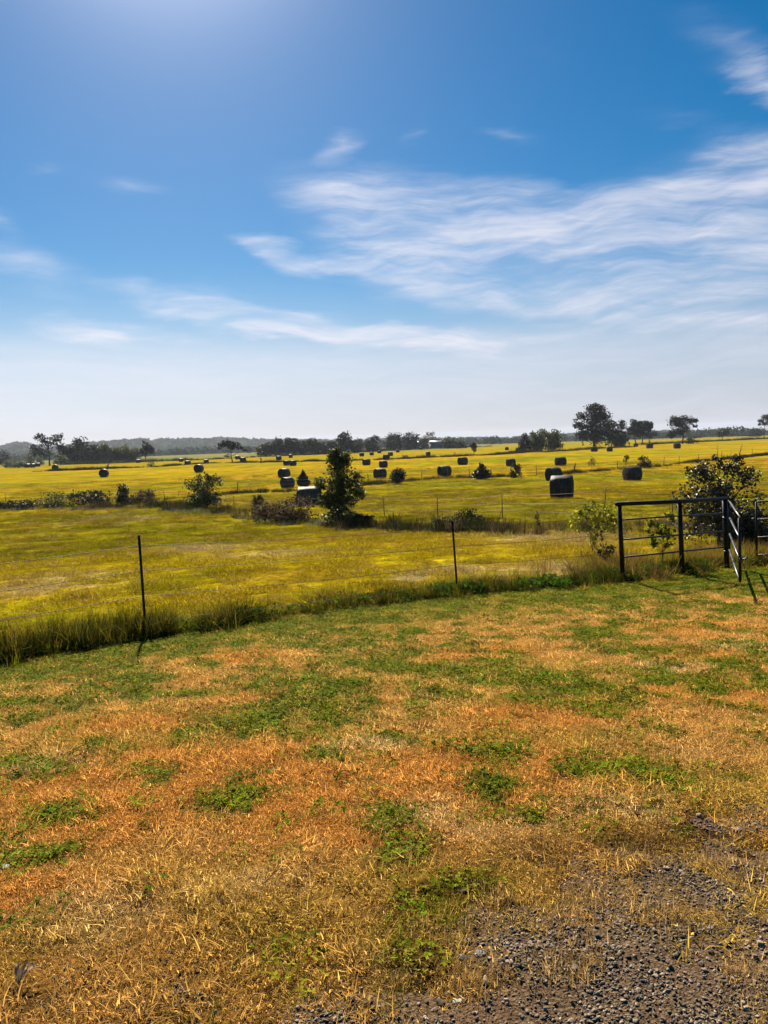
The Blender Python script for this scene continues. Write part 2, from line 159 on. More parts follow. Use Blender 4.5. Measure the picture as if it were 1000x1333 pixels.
def mesh(name, V, F, mat=None, smooth=False, col=None):
    me = bpy.data.meshes.new(name); V = np.asarray(V, np.float32).reshape(-1, 3)
    if isinstance(F, np.ndarray): Fs = [F]
    else: Fs = [np.asarray(q) for q in F if len(q)]
    me.vertices.add(len(V)); me.vertices.foreach_set('co', V.ravel())
    idx = np.concatenate([q.ravel() for q in Fs]).astype(np.int32)
    tot = np.concatenate([np.full(len(q), q.shape[1]) for q in Fs]); start = np.concatenate([[0], np.cumsum(tot)[:-1]]).astype(np.int32)
    me.loops.add(len(idx)); me.loops.foreach_set('vertex_index', idx)
    me.polygons.add(len(tot)); me.polygons.foreach_set('loop_start', start)
    me.update(calc_edges=True)
    if smooth: me.polygons.foreach_set('use_smooth', np.ones(len(tot), bool))
    if col is not None:
        a = me.color_attributes.new('Col', 'FLOAT_COLOR', 'POINT')
        c = np.ones((len(V), 4), np.float32); c[:, :3] = col; a.data.foreach_set('color', c.ravel())
    if mat: me.materials.append(mat)
    return me
class MB:                                     # collects pieces of one part
    def __init__(s): s.V = []; s.F = {}; s.n = 0
    def add(s, V, F):
        V = np.asarray(V, float); s.V.append(V)
        for q in F:
            s.F.setdefault(len(q), []).append([i+s.n for i in q])
        s.n += len(V)
    def tube(s, P, R, n=8, cap=True):
        P = [Vector(p) for p in P]; R = [R]*len(P) if not hasattr(R, '__len__') else R
        V = []; ref = Vector((0, 0, 1))
        for i, p in enumerate(P):
            t = (P[min(i+1, len(P)-1)]-P[max(i-1, 0)]).normalized()
            a = t.cross(ref if abs(t.z) < .95 else Vector((1, 0, 0))).normalized(); b = t.cross(a)
            for k in range(n):
                q = 2*math.pi*k/n; V.append(p+(a*math.cos(q)+b*math.sin(q))*R[i])
        F = [(i*n+k, i*n+(k+1) % n, (i+1)*n+(k+1) % n, (i+1)*n+k) for i in range(len(P)-1) for k in range(n)]
        if cap: F += [tuple(range(n-1, -1, -1)), tuple((len(P)-1)*n+k for k in range(n))]
        s.add([tuple(v) for v in V], F)
    def box(s, c, d, rz=0, tilt=None):
        V = []
        for x in (-.5, .5):
            for y in (-.5, .5):
                for z in (-.5, .5):
                    X, Y = x*d[0], y*d[1]; V.append((c[0]+X*math.cos(rz)-Y*math.sin(rz), c[1]+X*math.sin(rz)+Y*math.cos(rz), c[2]+z*d[2]))
        s.add(V, [(0, 1, 3, 2), (4, 6, 7, 5), (0, 4, 5, 1), (2, 3, 7, 6), (0, 2, 6, 4), (1, 5, 7, 3)])
    def build(s, name, mat, parent=None, smooth=True):
        V = np.concatenate(s.V); me = mesh(name, V, [np.array(v) for v in s.F.values()], mat, smooth)
        o = bpy.data.objects.new(name, me); COL.objects.link(o)
        if parent: o.parent = parent
        return o
def link(name, me, parent=None, loc=(0, 0, 0), rz=0):
    o = bpy.data.objects.new(name, me); COL.objects.link(o); o.location = loc; o.rotation_euler = (0, 0, rz)
    if parent: o.parent = parent
    return o
def tag(o, label=None, cat=None, group=None, kind=None):
    if label: o['label'] = label
    if cat: o['category'] = cat
    if group: o['group'] = group
    if kind: o['kind'] = kind
    return o
def empty(name, loc, rz=0):
    o = bpy.data.objects.new(name, None); COL.objects.link(o); o.location = loc; o.rotation_euler = (0, 0, rz); o.empty_display_size = .2; return o

# ------------------------------------------------------------------ materials
def newmat(name):
    m = bpy.data.materials.new(name); m.use_nodes = True; w = NT(m.node_tree); w.n.clear(); return m, w
def plain(name, col, rough=.6, metal=0, noise=.25, scale=20, bump=0, spec=.5):
    m, w = newmat(name); tc = w.add('ShaderNodeTexCoord').outputs['Object']
    n = w.noise(tc, scale, 6, .6)
    f_ = w.add('ShaderNodeMapRange', i_0=n, i_1=.3, i_2=.7, i_3=1-noise, i_4=1+noise).outputs[0]
    c = w.add('ShaderNodeVectorMath', operation='SCALE', i_0=col[:3], i_Scale=f_).outputs[0]
    p = w.add('ShaderNodeBsdfPrincipled', i_Base_Color=c, i_Roughness=rough, i_Metallic=metal, i_Specular_IOR_Level=spec)
    if bump: w.l.new(w.add('ShaderNodeBump', i_Strength=bump, i_Distance=.02, i_Height=n).outputs[0], p.inputs['Normal'])
    w.add('ShaderNodeOutputMaterial', i_Surface=p.outputs[0]); return m
def foliage(name, c0, c1, c2=None, trans=.35, rough=.5, tint=False, spec=.35, var=(.55, 1.35), scale=None):
    """leaf-like surface: random tone per leaf, light shining through"""
    m, w = newmat(name); g = w.add('ShaderNodeNewGeometry')
    rnd = g.outputs['Random Per Island']
    stops = [(0, c0), (.6, c1), (1, c2 or c1)]
    c = w.ramp(rnd, stops)
    if tint:
        at = w.add('ShaderNodeAttribute', attribute_type='INSTANCER', attribute_name='tint')
        c = w.mix(1.0, at.outputs['Color'], c, 'MULTIPLY')
    wn = w.add('ShaderNodeTexWhiteNoise', noise_dimensions='1D', i_W=w.math('MULTIPLY', rnd, 917.3)).outputs[0]
    c = w.add('ShaderNodeVectorMath', operation='SCALE', i_0=c, i_Scale=w.math('MULTIPLY_ADD', wn, var[1]-var[0], var[0])).outputs[0]
    p = w.add('ShaderNodeBsdfPrincipled', i_Base_Color=c, i_Roughness=rough, i_Specular_IOR_Level=spec)
    t = w.add('ShaderNodeBsdfTranslucent', i_Color=c)
    s = w.add('ShaderNodeMixShader', i_0=trans, i_1=p.outputs[0], i_2=t.outputs[0])
    w.add('ShaderNodeOutputMaterial', i_Surface=s.outputs[0]); return m
M = {}
M['black_steel'] = plain('black_steel', (.005, .005, .005), .5, 0, .4, 30, .1, .2)
M['pipe'] = plain('worn_pipe', (.02, .02, .02), .38, 0, .4, 30, .1, .5)
M['post_green'] = plain('painted_post', (.006, .009, .007), .55, 0, .4, 30, 0, .25)
M['wire'] = plain('wire', (.025, .02, .016), .6, 0, .3, 60, 0, .3)
M['old_wood'] = plain('old_wood', (.08, .06, .045), .85, 0, .5, 25, .5)
M['bark'] = plain('bark', (.05, .04, .032), .9, 0, .4, 9, .6)
M['twig'] = plain('twig', (.09, .065, .045), .85, 0, .4, 9)
M['stone'] = plain('stone', (.20, .19, .18), .75, 0, .35, 40, .5)
M['stone_pale'] = plain('pale_stone', (.42, .40, .37), .7, 0, .25, 40, .4)
M['shed_wall'] = plain('shed_wall', (.16, .155, .15), .7, 0, .15, 1)
M['shed_roof'] = plain('shed_roof', (.20, .21, .22), .5, .2, .15, 1)
M['blade'] = foliage('grass_blade', (.85, .8, .75), (1, 1, 1), (1.15, 1.1, 1.0), .5, .8, True, .0, (.3, 1.6))
M['weed'] = foliage('weed_blade', (.7, .8, .6), (1, 1, 1), (1.4, 1.2, 1.0), .25, .8, True, .0, (.3, 1.5))
M['clover'] = foliage('clover_leaf', (.9, .95, .8), (1, 1, 1), (1.2, 1.1, .9), .40, .7, True, .03, (.45, 1.5))
M['leaf_mid'] = foliage('leaf_mid', (.022, .034, .008), (.045, .06, .012), (.09, .10, .025), .30, .5, spec=.08)
M['leaf_shine'] = foliage('leaf_shine', (.03, .045, .008), (.07, .09, .014), (.15, .16, .03), .42, .55, spec=.2)
M['leaf_dark'] = foliage('leaf_dark', (.008, .014, .006), (.018, .026, .009), (.035, .042, .014), .18, .55, spec=.08)
M['leaf_gloss'] = foliage('leaf_gloss', (.010, .016, .006), (.022, .03, .010), (.05, .055, .018), .22, .42, spec=.4)
M['leaf_far'] = foliage('leaf_far', (.02, .03, .01), (.04, .055, .015), (.07, .08, .025), .25, .8, spec=0.0)
M['leaf_pale'] = foliage('leaf_pale', (.09, .12, .05), (.13, .16, .07), (.2, .22, .11), .35, .5, spec=.08)
M['leaf_olive'] = foliage('leaf_olive', (.05, .065, .012), (.10, .115, .02), (.16, .16, .03), .35, .5, spec=.08)
M['leaf_yellow'] = foliage('leaf_yellow', (.10, .13, .015), (.25, .26, .02), (.6, .5, .03), .5, .7, spec=.08)
M['leaf_brown'] = foliage('leaf_brown', (.05, .033, .013), (.09, .06, .022), (.20, .15, .08), .3, .7, spec=.08)
M['leaf_cedar'] = foliage('leaf_cedar', (.006, .011, .005), (.012, .019, .008), (.022, .028, .010), .1, .6)
M['leaf_red'] = foliage('leaf_red', (.10, .03, .015), (.16, .05, .02), (.22, .08, .03), .3, .5)

def mat_bale_end():
    m, w = newmat('hay_end'); tc = w.add('ShaderNodeTexCoord').outputs['Object']
    x = w.add('ShaderNodeSeparateXYZ', i_0=tc)
    r_ = w.math('SQRT', w.math('ADD', w.math('POWER', x.outputs[1], 2.0), w.math('POWER', x.outputs[2], 2.0)))
    nz = w.noise(tc, 9, 6, .65)
    rings = w.math('SINE', w.math('ADD', w.math('MULTIPLY', r_, 62.0), w.math('MULTIPLY', nz, 7.0)))
    c = w.ramp(w.math('MULTIPLY_ADD', rings, .22, w.math('MULTIPLY', nz, .9)), [(.2, (.015, .012, .008)), (.75, (.085, .065, .04))])
    b = w.add('ShaderNodeBump', i_Strength=.8, i_Distance=.03, i_Height=w.math('ADD', rings, w.math('MULTIPLY', nz, 3.0)))
    p = w.add('ShaderNodeBsdfPrincipled', i_Base_Color=c, i_Roughness=.9, i_Specular_IOR_Level=.05, i_Normal=b.outputs[0])
    w.add('ShaderNodeOutputMaterial', i_Surface=p.outputs[0]); return m
def mat_bale_wrap(k=1.0):
    m, w = newmat('weathered_net_wrap'); tc = w.add('ShaderNodeTexCoord').outputs['Object']
    st = w.noise(w.add('ShaderNodeMapping', i_Vector=tc, i_Scale=(6, .7, .7)).outputs[0], 2.2, 6, .7)
    n2 = w.noise(tc, 3.2, 6, .65); n3 = w.noise(tc, 38, 4, .7)
    c = w.ramp(w.math('ADD', w.math('MULTIPLY', st, .6), w.math('MULTIPLY', n2, .4)), [(.3, (.016, .013, .009)), (.5, (.045, .038, .029)), (.7, (.14, .12, .095))])
    c = w.mix(.5, c, w.ramp(n3, [(.3, (.35, .35, .35)), (.7, (1.3, 1.3, 1.3))]), 'MULTIPLY')
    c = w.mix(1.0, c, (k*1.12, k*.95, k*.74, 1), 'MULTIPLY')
    b = w.add('ShaderNodeBump', i_Strength=.7, i_Distance=.03, i_Height=w.math('ADD', st, w.math('MULTIPLY', n3, .5)))
    p = w.add('ShaderNodeBsdfPrincipled', i_Base_Color=c, i_Roughness=.5, i_Specular_IOR_Level=.15, i_Normal=b.outputs[0])
    w.add('ShaderNodeOutputMaterial', i_Surface=p.outputs[0]); return m
M['bale_end'] = mat_bale_end(); M['bale_wrap'] = mat_bale_wrap(); M['bale_wrap_lit'] = mat_bale_wrap(1.8)  # last one is a brighter copy: sunlight on one bale put into its wrap colour

# ------------------------------------------------------------------ ground cover masks
AX = np.array([p[0] for p in HROW['A']]); AY = np.array([p[1] for p in HROW['A']])
AX = np.concatenate([[-40, -9], AX, [12, 40]]); AY = np.concatenate([[-12, 5.9], AY, [15.6, 15.9]])
def fence_s(x, y): return y-np.interp(x, AX, AY)          # >0 beyond the nearest fence
GVX = np.array([-6, -1.3, -.28, .10, .3, .56, 1.08, 1.66, 3.2, 8]); GVY = np.array([.2, 1.75, 2.06, 2.42, 2.66, 2.82, 2.98, 3.1, 3.45, 4.6])
def gravel_m(x, y):
    s = np.interp(x, GVX, GVY)-y
    return s + (fbm(x, y, .5, 31, 4)-.5)*1.3 + (fbm(x, y, .14, 35, 2)-.5)*.55
def blobsum(L, x, y, k=1.0):
    t = np.zeros(np.shape(x))
    for (a, b, ra, rb) in L:
        t = np.maximum(t, np.exp(-(((x-a)/(ra*k))**2+((y-b)/(rb*k*1.1))**2)))
    return t
def lawn_masks(x, y):
    n1 = fbm(x, y, .8, 41, 4); n2 = fbm(x, y, .22, 45, 3); n3 = fbm(x, y, 1.7, 49, 3)
    s = fence_s(x, y)
    strip = sm(s, -3.4, -.4)
    g = blobsum(GREEN, x, y, 1.25)*.42+(n1-.5)*1.8+(n2-.5)*2.2+(fbm(x, y, .09, 201, 2)-.5)*1.1 + strip*.5 + .27*sm(y, 4.3, 6.8) - .06*sm(4-y, 0, 1)
    green = sm(g, .2, .66)
    o = blobsum(ORANGE, x, y)*.9+(n3-.5)*1.0+(n2-.5)*.4
    orange = sm(o, .1, .6)
    st = blobsum(STRAW, x, y)*.8+(n1-.5)*1.2
    straw = sm(st, .25, .75)
    br = blobsum(BROWN, x, y)*.9+(n2-.5)*1.2
    brown = sm(br, .35, .85)
    return green, orange, straw, brown, strip, n1, n2, n3
def lerp(a, b, t): return a+(np.asarray(b)-a)*t[..., None]
def lawn_col(x, y):
    green, orange, straw, brown, strip, n1, n2, n3 = lawn_masks(x, y)
    c = np.zeros(np.shape(x)+(3,)); c[:] = (.86, .49, .13)
    c = lerp(c, (.56, .45, .06), sm(n3+n2*.4, .62, .95)*.6)
    c = lerp(c, (.36, .34, .035), strip*.8)
    c = lerp(c, (.90, .44, .10), orange*.95)
    c = lerp(c, (.94, .66, .27), straw*.7)
    c = lerp(c, (.20, .105, .05), brown*.7)
    return c, green, brown
def past_col(x, y):
    c, hp = past_col0(x, y); return c*np.array([.70, .74, .70])*(1+.30*(1-sm(np.hypot(x, y), 20, 40)))[..., None], hp
def past_col0(x, y):
    d = np.hypot(x, y)
    n1 = fbm(x, y*1.6, 2.2, 61, 4); n2 = fbm(x, y, .5, 65, 3); n3 = fbm(x, y*2.2, 22, 69, 4)
    c = np.zeros(np.shape(x)+(3,)); c[:] = (.43, .32, .008)
    c = lerp(c, (.52, .35, .014), sm(n1, .5, .72))
    c = lerp(c, (.22, .22, .008), sm(1-n1, .52, .75)*.7)
    c = lerp(c, (.26, .24, .008), sm(d, 18, 34)*(1-sm(d, 84, 110))*.55)
    c = lerp(c, (.30, .155, .04), sm(n2+n1*.6, .88, 1.1)*.7)
    n5 = fbm(x*.6, y*1.5, 1.1, 171, 4); c = c*(1-.5*sm(n5, .55, .72)*(1-sm(d, 60, 200)))[..., None]
    c = lerp(c, (.54, .36, .008), sm(n3, .48, .7)*.55)
    c = lerp(c, (.34, .28, .008), sm(1-n3, .5, .7)*.45)
    hp = blobsum(HAYP, x, y, 1.15)*sm(n2, .3, .5)
    c = lerp(c, (.62, .43, .24), np.clip(hp*1.2, 0, 1)*.65)
    az = np.degrees(np.arctan2(x, np.maximum(y, .01)))
    far = sm(d, 440, 520)*(1-sm(az, 2, 12)) + sm(d, 700, 850)*sm(az, 2, 12)
    c = lerp(c, (.26, .27, .10), np.clip(far, 0, 1)*.9)
    c = lerp(c, (.03, .04, .015), sm(d+(fbm(x, y, 150, 73, 2)-.5)*500, 1050, 1200))
    return c, hp

# ------------------------------------------------------------------ ground
def axis(lo, hi, st, end, g):
    a = list(np.arange(lo, hi, st)); q = st; v = a[-1]
    while v < end: q *= g; v += q; a.append(v)
    return a
ax_ = axis(0, 8.5, .045, 4500, 1.075); xs = np.array([-v for v in ax_[:0:-1]]+ax_)
yp = axis(1.2, 17, .045, 4500, 1.045); yn = axis(0, 1.15, .1, 300, 1.4)
ys = np.array([1.15-v for v in yn[::-1]]+yp)
X, Y = np.meshgrid(xs, ys); Hh = gz(X, Y)
near = (np.hypot(X, Y) < 18)
Hh = Hh + np.where(near, (fbm(X, Y, .16, 21, 2)-.5)*.03, 0)
S = fence_s(X, Y)
Hh = Hh-.03*sm(gravel_m(X, Y), -.02, .12)
lc, green, brown = lawn_col(X, Y); pc, hp_ = past_col(X, Y)
tb = sm(S+(fbm(X, Y, .4, 25, 2)-.5)*.5, -.1, .15)
gc = lerp(lc, (.16, .17, .012), green*.75)
gm_ = sm(gravel_m(X, Y), -.45, .1)
gc = lerp(gc, (.16, .11, .08), gm_*.85)*.24*np.array([1, .82, .7])
gcol = gc*(1-tb[..., None])+pc*tb[..., None]*(.8+.2*sm(np.hypot(X, Y), 12, 90))[..., None]
ny, nx = X.shape; idx = np.arange(nx*ny).reshape(ny, nx)
Q = np.stack([idx[:-1, :-1], idx[:-1, 1:], idx[1:, 1:], idx[1:, :-1]], -1).reshape(-1, 4)
def mat_ground():
    m, w = newmat('ground'); geo = w.add('ShaderNodeNewGeometry'); P = geo.outputs['Position']
    c = w.add('ShaderNodeAttribute', attribute_name='Col').outputs['Color']
    d = w.add('ShaderNodeVectorMath', operation='LENGTH', i_0=P).outputs['Value']
    n1 = w.noise(P, 34, 6, .7); n2 = w.noise(P, 5, 6, .68); n3 = w.noise(w.add('ShaderNodeMapping', i_Vector=P, i_Scale=(.5, 1, 1)).outputs[0], .55, 8, .68)
    n4 = w.noise(w.add('ShaderNodeMapping', i_Vector=P, i_Rotation=(0, 0, .12), i_Scale=(.35, 1, 1)).outputs[0], .06, 6, .6)
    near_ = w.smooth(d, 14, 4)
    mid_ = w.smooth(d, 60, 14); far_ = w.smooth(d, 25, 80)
    def mul(c, n, k, lo, hi):
        v = w.add('ShaderNodeMapRange', i_0=n, i_1=.33, i_2=.67, i_3=lo, i_4=hi).outputs[0]
        return w.mix(k, c, w.add('ShaderNodeCombineXYZ', i_0=v, i_1=v, i_2=v).outputs[0], 'MULTIPLY')
    c = mul(c, n1, near_, .35, 1.5); c = mul(c, n2, mid_, .45, 1.45); c = mul(c, n3, 1.0, .5, 1.4)
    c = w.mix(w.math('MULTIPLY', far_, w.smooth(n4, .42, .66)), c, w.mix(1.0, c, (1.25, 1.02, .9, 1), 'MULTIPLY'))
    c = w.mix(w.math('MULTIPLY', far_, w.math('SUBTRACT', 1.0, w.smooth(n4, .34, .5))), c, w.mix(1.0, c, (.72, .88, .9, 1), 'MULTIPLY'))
    h = w.math('ADD', w.math('MULTIPLY', n2, .06), w.math('MULTIPLY', n1, .015)); h = w.math('ADD', h, w.math('MULTIPLY', n3, .25))
    b = w.add('ShaderNodeBump', i_Strength=.8, i_Distance=1.0, i_Height=h)
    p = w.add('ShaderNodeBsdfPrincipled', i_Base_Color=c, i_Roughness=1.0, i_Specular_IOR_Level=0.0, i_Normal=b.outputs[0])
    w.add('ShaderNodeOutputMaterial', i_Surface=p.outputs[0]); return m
M['ground'] = mat_ground()
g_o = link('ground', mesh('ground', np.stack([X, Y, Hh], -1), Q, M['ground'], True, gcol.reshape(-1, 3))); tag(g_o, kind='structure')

# gravel drive, a ragged sheet just above the ground
gx = np.arange(-3.2, 6.0, .02); gy = np.arange(-2.0, 4.4, .02); GX, GY = np.meshgrid(gx, gy)
GM = gravel_m(GX, GY)
def gheight(x, y): return gz(x, y)+.003+(fbm(x, y, .05, 77, 2)-.5)*.010*sm(gravel_m(x, y), -.05, .2)+(fbm(x, y, .16, 21, 2)-.5)*.03
GH = gheight(GX, GY)
ny, nx = GX.shape; idx = np.arange(nx*ny).reshape(ny, nx)
Q = np.stack([idx[:-1, :-1], idx[:-1, 1:], idx[1:, 1:], idx[1:, :-1]], -1).reshape(-1, 4)
Q = Q[(GM[:-1, :-1] > -.05).ravel()]
used = np.unique(Q); remap = np.zeros(nx*ny, int); remap[used] = np.arange(len(used))
def mat_gravel():
    m, w = newmat('gravel_dirt'); tc = w.add('ShaderNodeNewGeometry').outputs['Position']
    n = w.noise(tc, 60, 6, .7); n2 = w.noise(tc, 4, 5, .6)
    c = w.ramp(n, [(.3, (.035, .022, .011)), (.5, (.12, .078, .043)), (.7, (.29, .20, .12))])
    c = w.mix(w.math('MULTIPLY', w.smooth(n2, .45, .65), .7), c, (.12, .068, .038, 1))
    vo = w.add('ShaderNodeTexVoronoi', i_Vector=tc, i_Scale=85.0)
    b = w.add('ShaderNodeBump', i_Strength=.9, i_Distance=.008, i_Height=w.math('SUBTRACT', n, vo.outputs[0]))
    p = w.add('ShaderNodeBsdfPrincipled', i_Base_Color=c, i_Roughness=1.0, i_Specular_IOR_Level=.0, i_Normal=b.outputs[0])
    w.add('ShaderNodeOutputMaterial', i_Surface=p.outputs[0]); return m
M['gravel'] = mat_gravel()
tag(link('gravel_drive', mesh('gravel_drive', np.stack([GX, GY, GH], -1).reshape(-1, 3)[used], remap[Q], M['gravel'], True)), kind='structure')

# hills on the horizon
hz = np.array(HILL); haz = np.radians(np.linspace(-60, 60, 900)); hr = np.linspace(1500, 3900, 44)
A_, R_ = np.meshgrid(haz, hr)
rid = np.interp(np.degrees(A_), hz[:, 0], hz[:, 1])*2900+EYE
prof = np.exp(-((R_-2900)/520.)**2); prof2 = np.exp(-((R_-2150)/260.)**2)
hx, hy = R_*np.sin(A_), R_*np.cos(A_)
base = -34.0
HZ = base+prof*(rid-base-3+(fbm(hx, hy, 420, 81, 3)-.5)*4)+prof2*(fbm(hx, hy, 500, 85, 3)*14-2)*(1-prof)
HZ += (fbm(hx, hy, 26, 88, 3)-.3)*7*np.clip(prof+prof2, 0, 1)
HZ = np.where((R_ < 1560) | (R_ > 3860), -40, HZ)
ny, nx = A_.shape; idx = np.arange(nx*ny).reshape(ny, nx)
Q = np.stack([idx[:-1, :-1], idx[:-1, 1:], idx[1:, 1:], idx[1:, :-1]], -1).reshape(-1, 4)
def mat_hill():
    m, w = newmat('wooded_hill'); tc = w.add('ShaderNodeNewGeometry').outputs['Position']
    n = w.noise(tc, .035, 6, .7); n2 = w.noise(tc, .004, 3, .5)
    c = w.ramp(n, [(.32, (.012, .02, .010)), (.6, (.045, .06, .025)), (.75, (.08, .09, .04))])
    c = w.mix(w.math('MULTIPLY', w.smooth(n2, .62, .7), .5), c, (.10, .11, .04, 1))
    b = w.add('ShaderNodeBump', i_Strength=1.0, i_Distance=12.0, i_Height=n)
    p = w.add('ShaderNodeBsdfPrincipled', i_Base_Color=c, i_Roughness=1.0, i_Specular_IOR_Level=0.0, i_Normal=b.outputs[0])
    w.add('ShaderNodeOutputMaterial', i_Surface=p.outputs[0]); return m
tag(link('hills', mesh('hills', np.stack([hx, hy, HZ], -1), Q, mat_hill(), True)), kind='structure')

# ------------------------------------------------------------------ scattered cover
PROTO = {}
def proto_coll(name, meshes):
    c = bpy.data.collections.new(name)
    for i, me in enumerate(meshes):
        o = bpy.data.objects.new('%s_%02d' % (name, i), me); c.objects.link(o)
    PROTO[name] = (c, len(meshes)); return c
def gn_tree(coll):
    ng = bpy.data.node_groups.new('scatter', 'GeometryNodeTree')
    ng.interface.new_socket('Geometry', in_out='INPUT', socket_type='NodeSocketGeometry')
    ng.interface.new_socket('Geometry', in_out='OUTPUT', socket_type='NodeSocketGeometry')
    n, l = ng.nodes, ng.links
    gi = n.new('NodeGroupInput'); go = n.new('NodeGroupOutput'); ip = n.new('GeometryNodeInstanceOnPoints')
    ci = n.new('GeometryNodeCollectionInfo'); ci.inputs['Collection'].default_value = coll
    ci.inputs['Separate Children'].default_value = True; ci.inputs['Reset Children'].default_value = True
    def na(nm, t):
        q = n.new('GeometryNodeInputNamedAttribute'); q.data_type = t; q.inputs['Name'].default_value = nm; return q.outputs['Attribute']
    l.new(gi.outputs[0], ip.inputs['Points']); l.new(ci.outputs[0], ip.inputs['Instance']); ip.inputs['Pick Instance'].default_value = True
    l.new(na('idx', 'INT'), ip.inputs['Instance Index']); l.new(na('rot', 'FLOAT_VECTOR'), ip.inputs['Rotation']); l.new(na('scl', 'FLOAT_VECTOR'), ip.inputs['Scale'])
    l.new(ip.outputs[0], go.inputs[0]); return ng
def scatter(name, pname, x, y, scl, tint, label, cat, z=None, tilt=.15, hs=None, group=None):
    coll, n = PROTO[pname]; N = len(x)
    if z is None: z = gz(x, y)
    me = bpy.data.meshes.new(name); me.vertices.add(N); me.vertices.foreach_set('co', np.stack([x, y, z], -1).astype(np.float32).ravel())
    rng = np.random.default_rng(abs(hash(name)) % 1000 if False else sum(map(ord, name)))
    a = me.attributes.new('idx', 'INT', 'POINT'); a.data.foreach_set('value', rng.integers(0, n, N).astype(np.int32))
    rot = np.stack([rng.normal(0, tilt, N), rng.normal(0, tilt, N), rng.random(N)*6.283], -1).astype(np.float32)
    a = me.attributes.new('rot', 'FLOAT_VECTOR', 'POINT'); a.data.foreach_set('vector', rot.ravel())
    s3 = np.stack([scl, scl, scl*(hs if hs is not None else 1)], -1).astype(np.float32)
    a = me.attributes.new('scl', 'FLOAT_VECTOR', 'POINT'); a.data.foreach_set('vector', s3.ravel())
    a = me.attributes.new('tint', 'FLOAT_COLOR', 'POINT'); c = np.ones((N, 4), np.float32); c[:, :3] = tint; a.data.foreach_set('color', c.ravel())
    o = link(name, me); md = o.modifiers.new('scatter', 'NODES'); md.node_group = gn_tree(coll)
    return tag(o, label, cat, group, 'stuff')
def blades(n, R, L, W, lean, curl, mat, seed, name, z0=-.004):
    rng = np.random.default_rng(seed); a = rng.random(n)*6.283; rr = R*np.sqrt(rng.random(n))
    bx, by = rr*np.cos(a), rr*np.sin(a); t = rng.random(n)*6.283; ln = L[0]+(L[1]-L[0])*rng.random(n)**1.5
    le = np.radians(lean[0]+(lean[1]-lean[0])*rng.random(n)); cu = curl*rng.normal(0, 1, n)+curl*.6
    dx, dy = np.cos(t), np.sin(t); wx, wy = -dy, dx; ph = rng.random(n)*6.283
    wz = np.sin(ph)*.7; wx, wy = wx*np.cos(ph*.5), wy*np.cos(ph*.5)
    w_ = (W[0]+(W[1]-W[0])*rng.random(n))*.5
    rows = []; px, py, pz = bx, by, np.full(n, z0); seg = 3
    z_extra = rng.random(n)*.01
    pz = pz+z_extra*0
    for k in range(seg+1):
        wk = w_*(1-(k/seg)**1.6*.9)
        rows.append(np.stack([px-wx*wk, py-wy*wk, pz-wz*wk], -1)); rows.append(np.stack([px+wx*wk, py+wy*wk, pz+wz*wk], -1))
        q = le+cu*k*.5; s = ln/seg
        px = px+dx*np.sin(q)*s; py = py+dy*np.sin(q)*s; pz = np.maximum(pz+np.cos(q)*s, .002+z_extra)
    V = np.stack(rows, 1); nv = 2*(seg+1); o = np.arange(n)[:, None, None]*nv
    F = np.array([[2*k, 2*k+1, 2*k+3, 2*k+2] for k in range(seg)])[None]+o
    return mesh(name, V.reshape(-1, 3), F.reshape(-1, 4), mat)
def clover(n, R, size, hgt, seed, name):
    rng = np.random.default_rng(seed); V = []; F = []; k = 0
    for i in range(n):
        a = rng.random()*6.283; rr = R*math.sqrt(rng.random()); cx, cy = rr*math.cos(a), rr*math.sin(a)
        cz = hgt[0]+(hgt[1]-hgt[0])*rng.random()*(1-.5*rr/R); s = size*(.6+.7*rng.random())
        tx, ty = rng.normal(0, .35), rng.normal(0, .35); t0 = rng.random()*6.283
        for j in range(3):
            t = t0+j*2.094; pts = [(0, 0, 0), (.55, -.42, .10), (1.05, -.3, .05), (1.12, 0, 0), (1.05, .3, .05), (.55, .42, .10)]
            for (u_, v_, z_) in pts:
                x = (u_*math.cos(t)-v_*math.sin(t))*s; y = (u_*math.sin(t)+v_*math.cos(t))*s
                V.append((cx+x, cy+y, cz+z_*s+x*tx+y*ty))
            F += [(k, k+1, k+2, k+3), (k, k+3, k+4, k+5)]; k += 6
    return mesh(name, V, np.array(F), M['clover'])
proto_coll('thatch', [blades(95, .085, (.014, .058), (.0016, .0042), (26, 90), .35, M['blade'], i, 'thatch') for i in range(7)])
proto_coll('litter', [blades(150, .11, (.008, .03), (.0014, .0036), (55, 96), .3, M['blade'], 160+i, 'litter') for i in range(6)])
proto_coll('turf', [blades(75, .08, (.016, .06), (.0018, .0042), (8, 65), .25, M['blade'], 20+i, 'turf') for i in range(6)])
proto_coll('clover', [clover(30, .11, .0115, (.010, .042), 40+i, 'clover') for i in range(6)])
proto_coll('pasture', [blades(110, .24, (.04, .14), (.004, .009), (20, 85), .3, M['blade'], 60+i, 'pasture') for i in range(6)])
proto_coll('tallgrass', [blades(60, .13, (.10, .46), (.005, .012), (2, 55), .35, M['weed'], 80+i, 'tallgrass') for i in range(6)])
proto_coll('rank', [blades(70, .35, (.25, .85), (.012, .03), (3, 50), .3, M['weed'], 100+i, 'rank') for i in range(5)])
